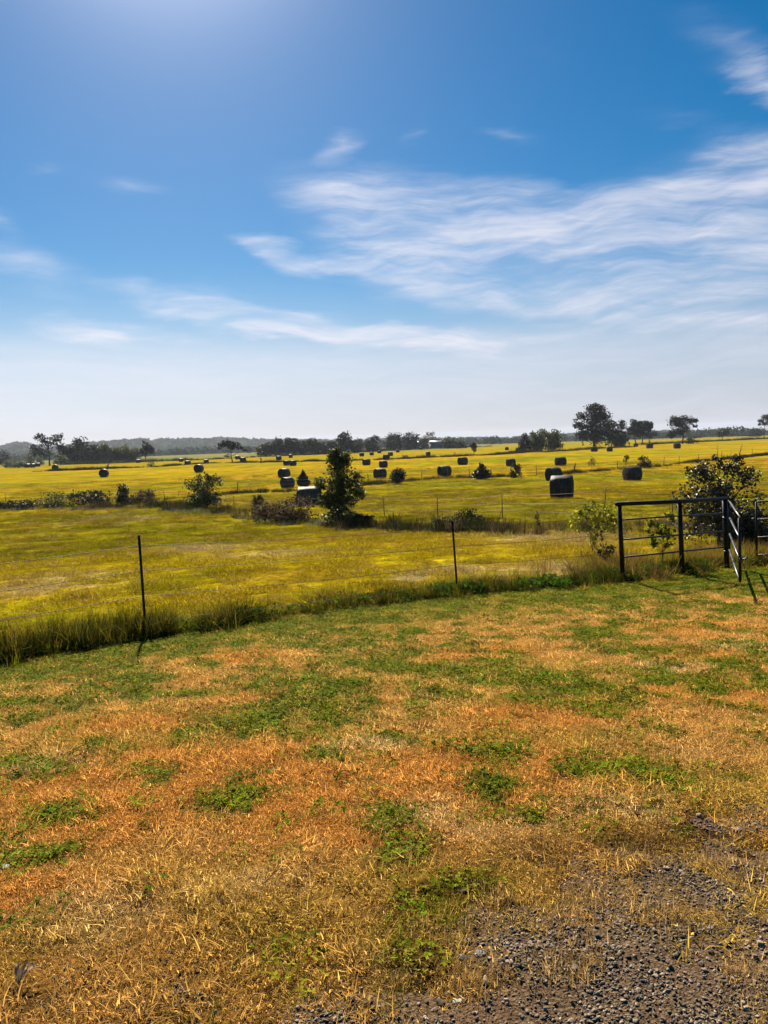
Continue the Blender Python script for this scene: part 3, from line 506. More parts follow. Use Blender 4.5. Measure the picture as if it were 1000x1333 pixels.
def rock_mesh(seed, mat):
    rng = np.random.default_rng(seed); n, m_ = 7, 9; V = []
    ph = rng.random(6)*6.28; sq = rng.uniform(.5, 1.0, 3)*np.array([1, 1, .75])
    for i in range(n):
        th = math.pi*i/(n-1)
        for j in range(m_):
            a = 2*math.pi*j/m_; d = np.array([math.sin(th)*math.cos(a), math.sin(th)*math.sin(a), math.cos(th)])
            q = 1+.16*math.sin(3*d[0]+ph[0])+.16*math.sin(4*d[1]+ph[1])+.12*math.sin(5*d[2]+ph[2])
            V.append(np.sign(d)*np.abs(d)**.75*sq*q*.5)
    F = [(i*m_+j, (i+1)*m_+j, (i+1)*m_+(j+1) % m_, i*m_+(j+1) % m_) for i in range(n-1) for j in range(m_)]
    return mesh('stone', V, np.array(F), mat, rng.random() < .5)
def mat_pebble():
    m, w = newmat('pebble'); at = w.add('ShaderNodeAttribute', attribute_type='INSTANCER', attribute_name='tint').outputs['Color']
    tc = w.add('ShaderNodeTexCoord').outputs['Object']; n = w.noise(tc, 2.2, 5, .6)
    c = w.mix(1.0, at, w.ramp(n, [(.3, (.7, .7, .7)), (.7, (1.2, 1.2, 1.2))]), 'MULTIPLY')
    p = w.add('ShaderNodeBsdfPrincipled', i_Base_Color=c, i_Roughness=.9, i_Specular_IOR_Level=.05)
    w.add('ShaderNodeOutputMaterial', i_Surface=p.outputs[0]); return m
M['pebble'] = mat_pebble()
proto_coll('pebbles', [rock_mesh(200+i, M['pebble']) for i in range(9)])

def field(n, dmin, dmax, azm=37, seed=1, pad=1.2):
    """points spread evenly over the wedge of ground the view covers, with a margin"""
    rng = np.random.default_rng(seed); d = np.sqrt(rng.random(n)*(dmax**2-dmin**2)+dmin**2)
    a = np.radians((rng.random(n)*2-1)*azm); x = d*np.sin(a); y = d*np.cos(a); return x, y, rng
def box_pts(dens, x0, x1, y0, y1, seed):
    rng = np.random.default_rng(seed); n = int(dens*(x1-x0)*(y1-y0)); x = rng.uniform(x0, x1, n); y = rng.uniform(y0, y1, n)
    k = (np.abs(x) < y*.56+2.3); return x[k], y[k], rng
# lawn: dry matted grass everywhere, live grass and clover in patches
x, y, rng = box_pts(330, -9.5, 10.5, 1.3, 16.2, 5)
s = fence_s(x, y); gm = gravel_m(x, y); k = (s < .1) & (rng.random(len(x)) < np.clip(1.05-1.0*sm(gm, -.3, .3)+.75*sm(fbm(x, y, .3, 191, 3), .56, .66)*sm(1.0-gm, 0, .7), .03, 1)*(.25+.75*sm(fbm(x, y, .15, 145, 2), .32, .5)))
x, y = x[k], y[k]; lc, gr, br = lawn_col(x, y); keep = np.random.default_rng(3).random(len(x)) > br*.4+sm(gr, .2, .9)*.62
x, y, lc = x[keep], y[keep], lc[keep]
j = np.random.default_rng(4).uniform(.75, 1.25, (len(x), 1))
scatter('dry_grass', 'thatch', x, y, np.random.default_rng(6).uniform(.6, 1.2, len(x))*(.55+.95*sm(fbm(x, y, .16, 141, 2), .3, .7)), lc*j, 'short dry orange and straw coloured grass of the lawn', 'grass', hs=1.0)
x, y, rng = box_pts(190, -9.5, 10.5, 1.3, 16.2, 55)
s = fence_s(x, y); gm = gravel_m(x, y); k = (s < .1) & (rng.random(len(x)) < np.clip(1-1.2*sm(gm, -.3, .35)+.6*sm(fbm(x, y, .3, 191, 3), .54, .64)*sm(1.0-gm, 0, .7), .03, 1)); x, y = x[k], y[k]
lc, gr, br = lawn_col(x, y); k = rng.random(len(x)) > sm(gr, .2, .9)*.7; x, y, lc = x[k], y[k], lc[k]; lc = lc*rng.uniform(.65, 1.2, (len(x), 1))
scatter('straw_litter', 'litter', x, y, rng.uniform(.8, 1.3, len(x)), lc, 'fine dead straw lying flat between the grass of the lawn', 'grass', tilt=.06)
x, y, rng = box_pts(210, -9.5, 10.5, 1.3, 16.2, 8)
green, orange, straw, brown, strip, n1, n2, n3 = lawn_masks(x, y); s = fence_s(x, y); gm = gravel_m(x, y)
p = np.clip(.02+.6*green+.3*sm(n1, .5, .7)*(1-orange)+.5*strip-.3*straw, 0, 1)*np.clip(1-1.3*sm(gm, -.3, .3), 0, 1)
k = (s < .2) & (rng.random(len(x)) < p*.62); x, y = x[k], y[k]; green = green[k]
t = np.stack([.20+.16*rng.random(len(x)), .24+.09*rng.random(len(x)), .02+.02*rng.random(len(x))], -1)*rng.uniform(.6, 1.25, (len(x), 1))
scatter('green_grass', 'turf', x, y, rng.uniform(.6, 1.05, len(x)), t, 'olive green tufts of live grass between the dry lawn', 'grass')
x, y, rng = box_pts(330, -9.5, 10.5, 1.9, 16.2, 9)
green = lawn_masks(x, y)[0]; s = fence_s(x, y); gm = gravel_m(x, y); far = sm(y, 2.6, 3.6)
k = (s < -.05) & (gm < -.2) & (rng.random(len(x)) < (.05*far+.95*sm(green, .1, .75))*1.0*(.22+.78*far)); x, y = x[k], y[k]
t = np.stack([.17+.12*rng.random(len(x)), .235+.09*rng.random(len(x)), .004+.008*rng.random(len(x))], -1)*rng.uniform(.4, 1.15, (len(x), 1))
scatter('clover_patches', 'clover', x, y, rng.uniform(.5, 1.15, len(x)), t, 'low green clover leaves in patches over the lawn', 'clover')
# gravel
x, y, rng = box_pts(24000, -3.2, 5.9, 1.4, 4.4, 10)
gm = gravel_m(x, y); pb = .12*sm(gm, -.6, -.02)+.88*sm(gm, -.08, .2)
k = rng.random(len(x)) < pb*(.3+.7*sm(fbm(x, y, .22, 91, 3), .38, .56)); x, y = x[k], y[k]
scl = .0035+.013*rng.random(len(x))**4+.02*(rng.random(len(x)) > .985)*rng.random(len(x))
tn = .13+.33*rng.random((len(x), 1))**1.5+.3*(rng.random((len(x), 1)) > .94); t = tn*np.array([1.0, .76, .54])*.9
scatter('gravel_stones', 'pebbles', x, y, scl, t, 'loose grey gravel of the drive', 'gravel', z=gheight(x, y)+scl*.15, tilt=.5)
# pasture beyond the fence
def pasture(n, d0, d1, sc, seed, nm, lab, hs=1.0):
    x, y, rng = field(n, d0, d1, 36, seed); s = fence_s(x, y); k = (s > .15); x, y = x[k], y[k]
    c, hp = past_col(x, y); c = c*rng.uniform(.7, 1.25, (len(x), 1))
    dry = rng.random(len(x)) < .12; c[dry] = np.array([.40, .27, .08])*rng.uniform(.6, 1.1, (dry.sum(), 1))
    scatter(nm, 'pasture', x, y, rng.uniform(.5, 1.2, len(x))*sc*(.5+.9*sm(fbm(x, y, .9*sc, 151, 2), .3, .7)), c, lab, 'grass', hs=hs)
pasture(22000, 9, 34, .95, 11, 'pasture_grass', 'yellow green rough grass between the nearest fence and the bramble row')
pasture(15000, 34, 75, 1.7, 12, 'meadow_grass', 'yellow green mown grass around the nearest hay bales', .6)
pasture(12000, 75, 150, 3.0, 13, 'hayfield_grass', 'yellow mown grass of the hay field', .35)
x, y, rng = field(2600, 11, 70, 36, 14); k = (fence_s(x, y) > .6) & (fbm(x, y, 3, 181, 3) > .46); x, y = x[k], y[k]
scatter('pasture_weeds', 'pasture', x, y, rng.uniform(.35, .9, len(x))*(.7+np.hypot(x, y)/60), np.array([(.10, .12, .015)])*rng.uniform(.4, 1.6, (len(x), 1)), 'small dark green weeds dotted over the rough pasture', 'weeds', hs=1.2)
# weeds along the fences and field edges
def along(row, step, width, seed, frac=1.0):
    P = np.array(row); seg = np.hypot(*np.diff(P, axis=0).T); L = np.concatenate([[0], np.cumsum(seg)]); n = int(L[-1]/step*frac)
    rng = np.random.default_rng(seed); t = rng.random(n)*L[-1]; x = np.interp(t, L, P[:, 0]); y = np.interp(t, L, P[:, 1])
    return x+rng.normal(0, width, n), y+rng.normal(0, width, n), rng
def weedrow(nm, pname, row, step, width, sc, tints, seed, lab, hs=1.0, cat='weeds', clump=(.3, .55, 3)):
    x, y, rng = along(row, step, width, seed); c = fbm(x, y, clump[2], seed, 3)
    k = rng.random(len(x)) < .15+.85*sm(c, clump[0], clump[1]); x, y, c = x[k], y[k], c[k]
    if nm == 'fence_grass': sc = sc*(1+.45*sm(-x, .5, 3.0))
    T_ = np.array(tints)[rng.integers(0, len(tints), len(x))]*rng.uniform(.6, 1.3, (len(x), 1))
    scatter(nm, pname, x, y, sc*rng.uniform(.6, 1.2, len(x))*(.55+.8*sm(c, .3, .65)), T_, lab, cat, hs=hs)
ARow = [(-9, 5.95), (-4.94, 8.6), (-3.91, 9.5), (-3.21, 10.1), (-2.22, 10.75), (-.65, 11.9), (1.17, 12.9), (2.66, 13.5), (4.4, 14.3), (5.81, 15.2), (7.0, 16.1), (9.1, 16.3), (11, 16.4)]
weedrow('fence_grass', 'tallgrass', ARow, .0075, .16, .6, [(.09, .10, .012), (.05, .065, .01), (.24, .20, .02), (.03, .04, .008), (.26, .17, .03)], 21, 'tall unmown grass along the foot of the nearest wire fence', clump=(.2, .55, .45))
x, y, rng = along(ARow, .008, .14, 121); k = rng.random(len(x)) < .04+.8*sm(fbm(x, y, .5, 122, 3), .47, .66); x, y = x[k], y[k]
scatter('leafy_weeds', 'clover', x, y, rng.uniform(.8, 2.1, len(x)), np.stack([.04+.07*rng.random(len(x)), .08+.09*rng.random(len(x)), .008+0*x], -1), 'low broad leaved weeds at the foot of the nearest wire fence', 'weeds', z=gz(x, y)+.10*rng.random(len(x))**2, hs=2.2)
weedrow('fence_weeds', 'tallgrass', [(p[0]-.2, p[1]+.8) for p in ARow], .02, .45, .6, [(.50, .42, .03), (.36, .36, .02), (.55, .34, .05)], 22, 'backlit yellow grass just behind the nearest wire fence', clump=(.35, .6, 1.2))
weedrow('gate_weeds', 'tallgrass', [(4.2, 14.9), (5.8, 16.2), (7.0, 17.2), (9.5, 18.0)], .006, .5, .9, [(.42, .24, .06), (.36, .28, .03), (.22, .14, .05)], 23, 'dry orange and yellow weeds behind the black pipe fence', clump=(.2, .5, 1))
weedrow('ditch_weeds', 'rank', HROW['B'], .06, .65, .75, [(.05, .065, .015), (.09, .07, .03), (.14, .09, .045), (.035, .045, .015)], 24, 'dark weeds growing through the second fence line', clump=(.36, .6, 3))
weedrow('brown_weeds', 'rank', [(-.5, 31.8), (3.1, 30.2), (7.3, 28.7), (11.5, 29.0)], .065, .6, .45, [(.24, .15, .08), (.18, .12, .06), (.13, .12, .04)], 25, 'brown dead weeds along the bank between bush and sapling', clump=(.35, .6, 2))
weedrow('bramble_litter', 'rank', [(-36, 70), (-27.8, 67.2), (-19.2, 61.5), (-9.6, 46.5), (-4, 37.5), (-.5, 33.5)], .10, .6, .42, [(.22, .22, .16), (.12, .14, .05), (.3, .27, .2)], 26, 'pale low ground plants in front of the brambles', .7)
weedrow('midfence_weeds', 'rank', HROW['C'], .10, .7, .85, [(.05, .055, .015), (.09, .06, .025), (.035, .04, .012)], 27, 'dark weed strip under the middle fence', .75, clump=(.35, .55, 7))
weedrow('fieldedge_weeds', 'rank', HROW['D'], .13, 1.4, 1.8, [(.035, .04, .012), (.06, .045, .018)], 28, 'dark weed strip across the hay field', .6, clump=(.2, .45, 14))
weedrow('oak_verge_weeds', 'rank', [(52, 245), (64, 262), (80, 285), (96, 300)], .16, 1.5, 1.7, [(.07, .07, .025), (.11, .08, .03)], 29, 'weed strip in front of the bushy grove and oak', .6)
weedrow('righthedge_weeds', 'rank', [(125, 372), (147, 385), (180, 415), (216, 448), (250, 470)], .18, 1.7, 2.2, [(.06, .07, .03), (.09, .08, .03)], 30, 'dark hedge line across the far right field', .7)
weedrow('farhedge_weeds', 'rank', HROW['E'], .25, 1.4, 2.6, [(.04, .05, .02), (.06, .07, .03)], 31, 'dark hedge at the foot of the far woods', .8, clump=(.05, .3, 20))

# ------------------------------------------------------------------ trees and shrubs
def v3(P, sc, seed): return vn(P[:, 0]+P[:, 2]*.7, P[:, 1]-P[:, 2]*.7, sc, seed)*.5+vn(P[:, 0]*.6+P[:, 2], P[:, 1]*.3+P[:, 2]*.9, sc, seed+1)*.5
def crown(blobs, n, size, seed, mat, name, gap=.42, asp=1.6, shell=.45, massed=False):
    rng = np.random.default_rng(seed); B_ = np.array(blobs, float); wt = (B_[:, 3]*B_[:, 4]*B_[:, 5])**.7; wt /= wt.sum()
    N = int(n*2.2); bi = rng.choice(len(B_), N, p=wt); d = rng.normal(0, 1, (N, 3)); d /= np.linalg.norm(d, axis=1)[:, None]
    r_ = rng.random(N)**shell; P = B_[bi, :3]+d*r_[:, None]*B_[bi, 3:6]*(1+.12*rng.normal(0, 1, (N, 1)))
    sc = max(B_[:, 3].mean()*.55, size*2.5); k = v3(P, sc, seed % 50+100) > gap-.12*rng.random(N)
    P = P[k][:n]; n = len(P)
    if not massed: P[:, 2] = np.maximum(P[:, 2], size*.3)
    nrm = rng.normal(0, 1, (n, 3)); nrm[:, 2] += .6; nrm /= np.linalg.norm(nrm, axis=1)[:, None]
    t = np.cross(nrm, rng.normal(0, 1, (n, 3))); t /= np.linalg.norm(t, axis=1)[:, None]; b = np.cross(nrm, t)
    s = (size*np.exp(rng.normal(0, .3, n)))[:, None]*.5
    V = np.stack([P-t*s*asp, P-b*s*.9+nrm*s*.2, P+t*s*asp, P+b*s*.9+nrm*s*.2], 1)
    F = np.arange(n*4).reshape(-1, 4)
    return mesh(name, V.reshape(-1, 3), F, mat)
def envelope(h, w, cb, n, rng, fill=.42, flat=1.0):
    zc = (1+cb)/2*h; rz_ = (1-cb)*h/2; out = [(0, 0, zc, w*.27, w*.27, rz_*.6)]
    for i in range(n):
        a = 2.4*i+rng.random(); el = rng.uniform(-.75, .98); q = math.sqrt(1-el*el)*rng.uniform(.55, .72)
        f_ = fill*rng.uniform(.65, 1.15)
        out.append((math.cos(a)*q*w/2, math.sin(a)*q*w/2, zc+el*rz_*.66, w/2*f_, w/2*f_, rz_*f_*flat))
    if cb < .06:
        for i in range(6):
            a = 1.05*i+rng.random(); out.append((math.cos(a)*w*.27, math.sin(a)*w*.27, h*.2, w*.24, w*.24, h*.2))
        out.append((0, 0, h*.25, w*.3, w*.3, h*.25))
    return out
def limbs(h, w, blobs, rad, rng, nl=7, fork=.3, lean=(0, 0), trunks=1):
    mb = MB()
    for q in range(trunks):
        ox, oy = (rng.normal(0, rad*1.5), rng.normal(0, rad*1.5)) if trunks > 1 else (0, 0)
        top = Vector((lean[0]+rng.normal(0, .04*w), lean[1]+rng.normal(0, .04*w), h*.72))
        P = [Vector((ox, oy, -.15))]+[Vector((ox, oy, 0)).lerp(top, t)+Vector((rng.normal(0, .02*w), rng.normal(0, .02*w), 0)) for t in (.12, .35, .6, 1)]
        mb.tube(P, [rad*1.35, rad, rad*.8, rad*.5, rad*.18], 7)
        for b in blobs[1:1+nl]:
            t = rng.uniform(fork*.6, .75); s = Vector((ox, oy, 0)).lerp(top, t); e = Vector(b[:3]); mdl = s.lerp(e, .5)+Vector((0, 0, .06*h*rng.uniform(-.5, 1)))
            mb.tube([s, mdl, e, e+(e-mdl)*.5], [rad*.45*(1-t*.5), rad*.3, rad*.16, rad*.05], 5)
    return mb
COUNT = 0
LEAFK = 1.0
def tree(name, key, label, cat='tree', mat='leaf_dark', cb=.2, nb=9, n=2600, leaf=None, rad=None, gap=.42, fill=.42, trunks=1, nl=7, lean=(0, 0), group=None,
         blobs=None, bark='bark', flat=1.0, shell=.5, parts=('crown', 'trunk'), h=None, w=None, asp=1.5):
    global COUNT; COUNT += 1; rng = np.random.default_rng(500+COUNT)
    X_, Y_, H_, W_ = VEG[key]; H_ = h or H_; W_ = w or W_
    if key.startswith('S3') and key != 'S3': H_ *= .82; W_ *= 1.3
    root = empty(name, (X_, Y_, Z(X_, Y_)-.03), 0)
    tag(root, label, cat, group)
    bl = blobs(H_, W_, rng) if blobs else envelope(H_, W_, cb, nb, rng, fill, flat)
    leaf = leaf or max(W_, H_)*.045
    link(parts[0], crown(bl, n, leaf, 900+COUNT, M[mat], parts[0], gap, asp, shell), root)
    limbs(H_, W_, bl, rad or H_*.022, rng, nl, lean=lean, trunks=trunks).build(parts[1], M[bark], root)
    return root
def cedar(key, label, cat='cedar'):
    def bl(h, w, rng): return [(0, 0, h*.25, w*.5, w*.5, h*.24), (0, 0, h*.45, w*.36, w*.36, h*.22), (0, 0, h*.65, w*.24, w*.24, h*.2), (0, 0, h*.85, w*.11, w*.11, h*.16), (w*.25, 0, h*.3, w*.25, w*.2, h*.25), (-w*.25, .1, h*.36, w*.2, w*.2, h*.25)]
    return tree('cedar', key, label, cat, 'leaf_cedar', blobs=bl, n=2600, leaf=.13, gap=.3, rad=.05, asp=2.6, shell=.6)
SH = ('foliage', 'stems')
def wind_b(h, w, rng): return [(.0, 0, h*.62, w*.3, w*.3, h*.16), (-w*.28, 0, h*.86, w*.2, w*.2, h*.11), (-w*.12, .5, h*.74, w*.22, w*.2, h*.12), (w*.25, 0, h*.76, w*.22, w*.22, h*.16), (w*.4, 0, h*.9, w*.13, w*.12, h*.06), (w*.38, 0, h*.55, w*.2, w*.2, h*.14), (0, 0, h*.42, w*.28, w*.25, h*.12), (-w*.3, 0, h*.5, w*.18, w*.2, h*.1)]
tree('windswept_tree', 'windswept', 'tall ragged windswept tree rising above the left end of the wood', mat='leaf_dark', n=1500, leaf=.55, gap=.5, blobs=wind_b, rad=.38, w=15)
tree('round_tree', 'lefttree', 'dark rounded tree behind the windswept tree', n=2200, cb=.08)
tree('bush', 'palebush', 'grey green round bush right of the windswept tree', 'bush', 'leaf_pale', cb=0, n=1500, parts=SH)
HZL = ['dark tree cut by the left edge of the photo', 'low pale bush at the far left edge of the field', 'wide pale green bush left of the three small bales', 'hazy pale tree between the far left bushes', 'small hazy bush beside the three small bales']
for i in range(5): tree('bush' if i else 'round_tree', 'hz%d' % i, HZL[i], 'bush' if i else 'tree', 'leaf_pale' if i else 'leaf_dark', cb=0, n=1300, parts=SH if i else ('crown', 'trunk'))
for i in range(7): tree('woodland_tree', 'wa%d' % i, ['tall dark tree crowding the left wood', 'sunlit mid green tree in the right half of the left wood'][i > 2], mat='leaf_olive' if i > 2 else 'leaf_dark', cb=0.02, n=2600, gap=.40, fill=.46, nb=13, h=VEG['wa%d' % i][2]*(.88, 1.12, .95, 1.08, .9, 1.05, .92)[i], w=VEG['wa%d' % i][3]*1.25, group='dark trees of the left wood' if i < 3 else 'lighter trees of the left wood')
tree('woodland_tree', 'walast', 'dark upright tree closing the right end of the left wood', cb=.1, n=1900)
tree('bush', 'litbush', 'small yellow green bush on the weed strip at left', 'bush', 'leaf_olive', cb=0, n=700, parts=SH)
tree('red_weed', 'redweed', 'thin rust red plant standing on the weed strip behind the lone end on bale', 'plant', 'leaf_red', cb=.05, n=260, parts=SH, nb=5, leaf=.22, w=.7)
def umb_b(h, w, rng): return [(-w*.1, 0, h*.78, w*.28, w*.28, h*.17), (-w*.34, 0, h*.76, w*.17, w*.2, h*.13), (w*.1, 0, h*.72, w*.22, w*.25, h*.15), (w*.3, 0, h*.62, w*.17, w*.2, h*.1), (w*.42, 0, h*.5, w*.08, w*.1, h*.06), (-w*.18, .5, h*.88, w*.16, w*.2, h*.1), (-w*.4, 0, h*.62, w*.08, w*.1, h*.06), (-.5, 0, h*.6, w*.14, w*.14, h*.1)]
tree('umbrella_tree', 'umbrella', 'umbrella shaped tree with a slim leaning trunk among the bales', mat='leaf_dark', n=1800, leaf=.32, gap=.44, blobs=umb_b, rad=.2, lean=(-.9, 0))
tree('bush', 'umbbush', 'dark low bush behind the umbrella shaped tree', 'bush', 'leaf_dark', cb=0, n=600, parts=SH)
tree('round_tree', 'fartree', 'small hazy round tree far off right of the umbrella shaped tree', cb=.05, n=900)
for i in range(15):
    g = ('central wood trees left of the tall shrub tree' if i < 6 else 'far trees right of the tall shrub tree')
    l = ('mid green tree of the dense wood left of the tall shrub tree' if i < 6 else 'grey green tree of the far row right of the tall shrub tree')
    tree('woodland_tree', 'wb%d' % i, l, mat='leaf_dark' if i in (2, 3, 6, 7, 9, 10, 11) else 'leaf_mid', cb=.0, n=2600, gap=.40, fill=.46, nb=13, group=g, h=VEG['wb%d' % i][2]*(.8, 1.0, 1.12, .9, .98, .86, 1.05, 1.15, .85, 1.05, 1.1, 1.05, .9, 1.0, .8)[i], w=VEG['wb%d' % i][3]*(1.2, 1.0, 1.3, 1.1, 1.3, 1.05, 1.2, 1.15, 1.1, 1.0, 1.05, 1.1, .9, 1.1, 1.1)[i])
tree('bare_tree', 'wispy', 'thin half bare tree rising above the farm sheds', mat='leaf_brown', cb=.35, n=420, gap=.5, leaf=.5, rad=.22)
tree('small_tree', 'darksmall', 'small dark lopsided tree standing alone on the weed strip at centre', mat='leaf_cedar', cb=.12, n=1500, leaf=.2, gap=.36)
tree('red_bush', 'redbush', 'small rust red bush left of the lone dark tree', 'bush', 'leaf_red', cb=0, n=400, parts=SH)
tree('grove_tree', 'grove0', 'dark left tree of the bushy grove beside the oak field', cb=0, n=2200, gap=.34)
tree('grove_tree', 'grove1', 'middle olive green tree of the bushy grove', mat='leaf_olive', cb=0, n=2600, gap=.34)
tree('grove_tree', 'grove2', 'lightest right hand tree of the bushy grove', mat='leaf_olive', cb=0, n=2600, gap=.34)
def oak_b(h, w, rng):
    o = [(0, 0, h*.55, w*.3, w*.3, h*.25), (0, 0, h*.22, w*.36, w*.3, h*.16)]
    for (a, b, c, d) in [(-.1, .86, .2, .12), (.12, .84, .18, .12), (-.3, .72, .16, .1), (.28, .7, .18, .13), (-.4, .5, .16, .1), (.36, .5, .18, .12), (-.33, .3, .18, .13), (.32, .28, .2, .14), (0, .68, .2, .12), (-.16, .42, .18, .12), (.14, .36, .18, .14), (-.42, .62, .08, .06), (.02, .95, .1, .05)]:
        o.append((a*w, rng.normal(0, .12)*w, b*h, c*w, c*w, d*h))
    return o
tree('oak', 'oak', 'largest tree, a broad dark oak with sky showing through its crown', n=8500, leaf=.45, gap=.42, blobs=oak_b, rad=.55, nl=12)
tree('oak', 'oak2', 'lower spreading tree merging with the right side of the big oak', n=2600, cb=.0, leaf=.48, gap=.42)
tree('bush', 'oakbush', 'low dark bush at the right foot of the big oak', 'bush', cb=0, n=600, parts=SH)
tree('slim_tree', 'slim0', 'left tree with a straight bare trunk in the right hand trio', cb=.24, n=2600, nb=10, gap=.34, rad=.28)
tree('slim_tree', 'slim1', 'middle tree with a bare trunk and broad crown in the right hand trio', cb=.22, n=2900, nb=10, gap=.34, rad=.28)
tree('slim_tree', 'slim2', 'small forked tree at the right end of the right hand trio', cb=.32, n=900, nb=7, gap=.38, rad=.2)
def rt_b(h, w, rng): return [(-w*.15, 0, h*.68, w*.3, w*.3, h*.2), (-w*.3, 0, h*.45, w*.18, w*.2, h*.16), (w*.05, 0, h*.82, w*.24, w*.24, h*.14), (w*.28, 0, h*.74, w*.17, w*.17, h*.14), (-w*.25, 0, h*.82, w*.2, w*.2, h*.13), (-w*.36, 0, h*.3, w*.14, w*.15, h*.12), (w*.4, 0, h*.58, w*.09, w*.1, h*.06), (w*.12, 0, h*.5, w*.14, w*.15, h*.13), (-w*.1, 0, h*.4, w*.16, w*.16, h*.12), (w*.44, 0, h*.78, w*.07, w*.08, h*.06)]
tree('broad_tree', 'rt', 'broad full tree standing above the pale topped bale at right', n=5200, leaf=.38, gap=.41, blobs=rt_b, rad=.35)
tree('bush', 'rtbush', 'grey green bush at the foot of the broad full tree', 'bush', 'leaf_mid', cb=0, n=700, parts=SH)
tree('bush', 'rtbush2', 'distant dark bush just right of the broad full tree', 'bush', cb=0, n=500, parts=SH)
tree('round_tree', 'round', 'small neat round tree alone on the far right field', mat='leaf_mid', cb=.12, n=1800, gap=.34)
tree('dome_tree', 'dome', 'dark dome shaped tree on the right horizon', cb=0, n=1800, gap=.3, fill=.55)
def edge_b(h, w, rng): return [(w*.1, 0, h*.85, w*.26, w*.26, h*.12), (-w*.15, 0, h*.72, w*.2, w*.2, h*.1), (w*.35, 0, h*.7, w*.2, w*.2, h*.12), (w*.1, 0, h*.6, w*.24, w*.2, h*.08), (-w*.25, 0, h*.58, w*.12, w*.12, h*.06), (w*.4, 0, h*.5, w*.12, w*.12, h*.07)]
tree('crooked_tree', 'edge', 'tree with a crooked trunk at the right edge of the photo', n=1500, leaf=.42, gap=.46, blobs=edge_b, rad=.28, lean=(1.5, 0))
tree('bush', 'edgebush', 'tiny bush left of the crooked tree at the right edge', 'bush', cb=0, n=200, parts=SH)
# nearer shrubs
def s1_b(h, w, rng): return [(0, 0, h*.55, w*.36, w*.36, h*.25), (0, 0, h*.8, w*.26, w*.26, h*.15), (-w*.12, 0, h*.9, w*.14, w*.14, h*.1), (w*.14, 0, h*.88, w*.14, w*.14, h*.1), (-w*.42, 0, h*.55, w*.15, w*.2, h*.09), (w*.34, 0, h*.6, w*.18, w*.2, h*.12), (w*.4, 0, h*.42, w*.14, w*.2, h*.1), (0, 0, h*.3, w*.34, w*.3, h*.16), (-w*.3, 0, h*.34, w*.2, w*.2, h*.12), (0, .2, h*.1, w*.42, w*.35, h*.12), (-w*.05, 0, h*.97, w*.08, w*.1, h*.06)]
tree('shrub_tree', 'S1', 'tall upright leafy shrub tree between the brambles and the centre bales', mat='leaf_shine', n=7500, leaf=.08, gap=.42, w=2.2, blobs=s1_b, rad=.06, nl=10, trunks=2)
tree('bush', 'S1b', 'dark low bush in the shade right of the tall shrub tree', 'bush', 'leaf_dark', cb=0, n=1600, leaf=.07, parts=SH, bark='twig')
tree('bramble', 'bram', 'wide brown and grey bramble thicket left of the tall shrub tree', 'bramble', 'leaf_brown', cb=0, n=4200, leaf=.07, gap=.45, parts=SH, bark='twig', trunks=3, rad=.02, nb=14, fill=.35, w=3.8, h=1.5)
tree('bramble', 'bram2', 'thin reddish bramble at the left end of the brown thicket', 'bramble', 'leaf_brown', cb=0, n=1100, leaf=.07, gap=.48, parts=SH, bark='twig', trunks=2, rad=.02)
tree('flowering_shrub', 'S2', 'loose shrub with pale leaf tips in front of the end on bale', 'shrub', 'leaf_mid', cb=.03, n=4200, leaf=.09, gap=.47, parts=SH, bark='twig', trunks=4, rad=.035, nb=12, fill=.36)
tree('young_tree', 'S3', 'upright feathery young tree in the left bramble bank', 'tree', 'leaf_mid', cb=.0, n=1800, leaf=.1, gap=.42, rad=.03, w=1.5, h=2.0)
tree('bramble', 'S3a', 'dark bramble mound left of the feathery young tree', 'bramble', 'leaf_dark', cb=0, n=2400, leaf=.1, parts=SH, bark='twig', rad=.02, nb=12)
tree('bramble', 'S3b', 'reddish brown bramble mound right of the feathery young tree', 'bramble', 'leaf_brown', cb=0, n=2000, leaf=.1, parts=SH, bark='twig', rad=.02)
tree('bramble', 'S3c', 'olive bramble clump with a tall sprig at far left', 'bramble', 'leaf_olive', cb=0, n=1900, leaf=.1, gap=.46, parts=SH, bark='twig', rad=.02)
tree('bramble', 'S3d', 'low dark bramble at the left edge of the second fence', 'bramble', 'leaf_dark', cb=0, n=1700, leaf=.09, gap=.46, parts=SH, bark='twig', rad=.02)
cedar('ced0', 'small pointed cedar behind the brambles, right of two end to end bales')
cedar('ced1', 'wide dark cedar on the middle fence line right of the centre bale')
tree('round_bush', 'rb', 'dark ball shaped bush on the middle fence line', 'bush', 'leaf_cedar', blobs=lambda h, w, rng: [(0, 0, h*.47, w*.44, w*.44, h*.46), (.1, 0, h*.55, w*.4, w*.4, h*.42), (-.15, 0, h*.35, w*.42, w*.4, h*.35)], n=3600, leaf=.11, gap=.2, parts=SH, shell=.6)
tree('bush', 'S7', 'dark bush growing in front of the sunlit bale', 'bush', 'leaf_dark', cb=0, n=1500, leaf=.11, parts=SH)
tree('bush', 'S8', 'dark spreading bush on the middle fence line at right', 'bush', 'leaf_dark', cb=0, n=1400, leaf=.12, parts=SH)
tree('sapling', 'S8b', 'thin sapling above the bale left of the dark spreading bush', 'sapling', 'leaf_mid', cb=.3, n=260, leaf=.12, parts=SH, rad=.03, nb=6)
tree('tall_weed', 'S8c', 'sparse tall weed on the middle fence line right of the leaning post', 'weed', 'leaf_brown', cb=.1, n=200, leaf=.12, gap=.5, parts=SH, rad=.02, nb=6)
tree('red_sapling', 'redsap', 'rust brown sapling on the weed strip right of the umbrella shaped tree', 'sapling', 'leaf_red', cb=.0, n=250, leaf=.16, parts=SH, nb=5)
tree('low_bush', 'weedD1', 'low dark clump on the weed strip behind the centre bales', 'bush', 'leaf_brown', cb=0, n=400, leaf=.18, parts=SH)
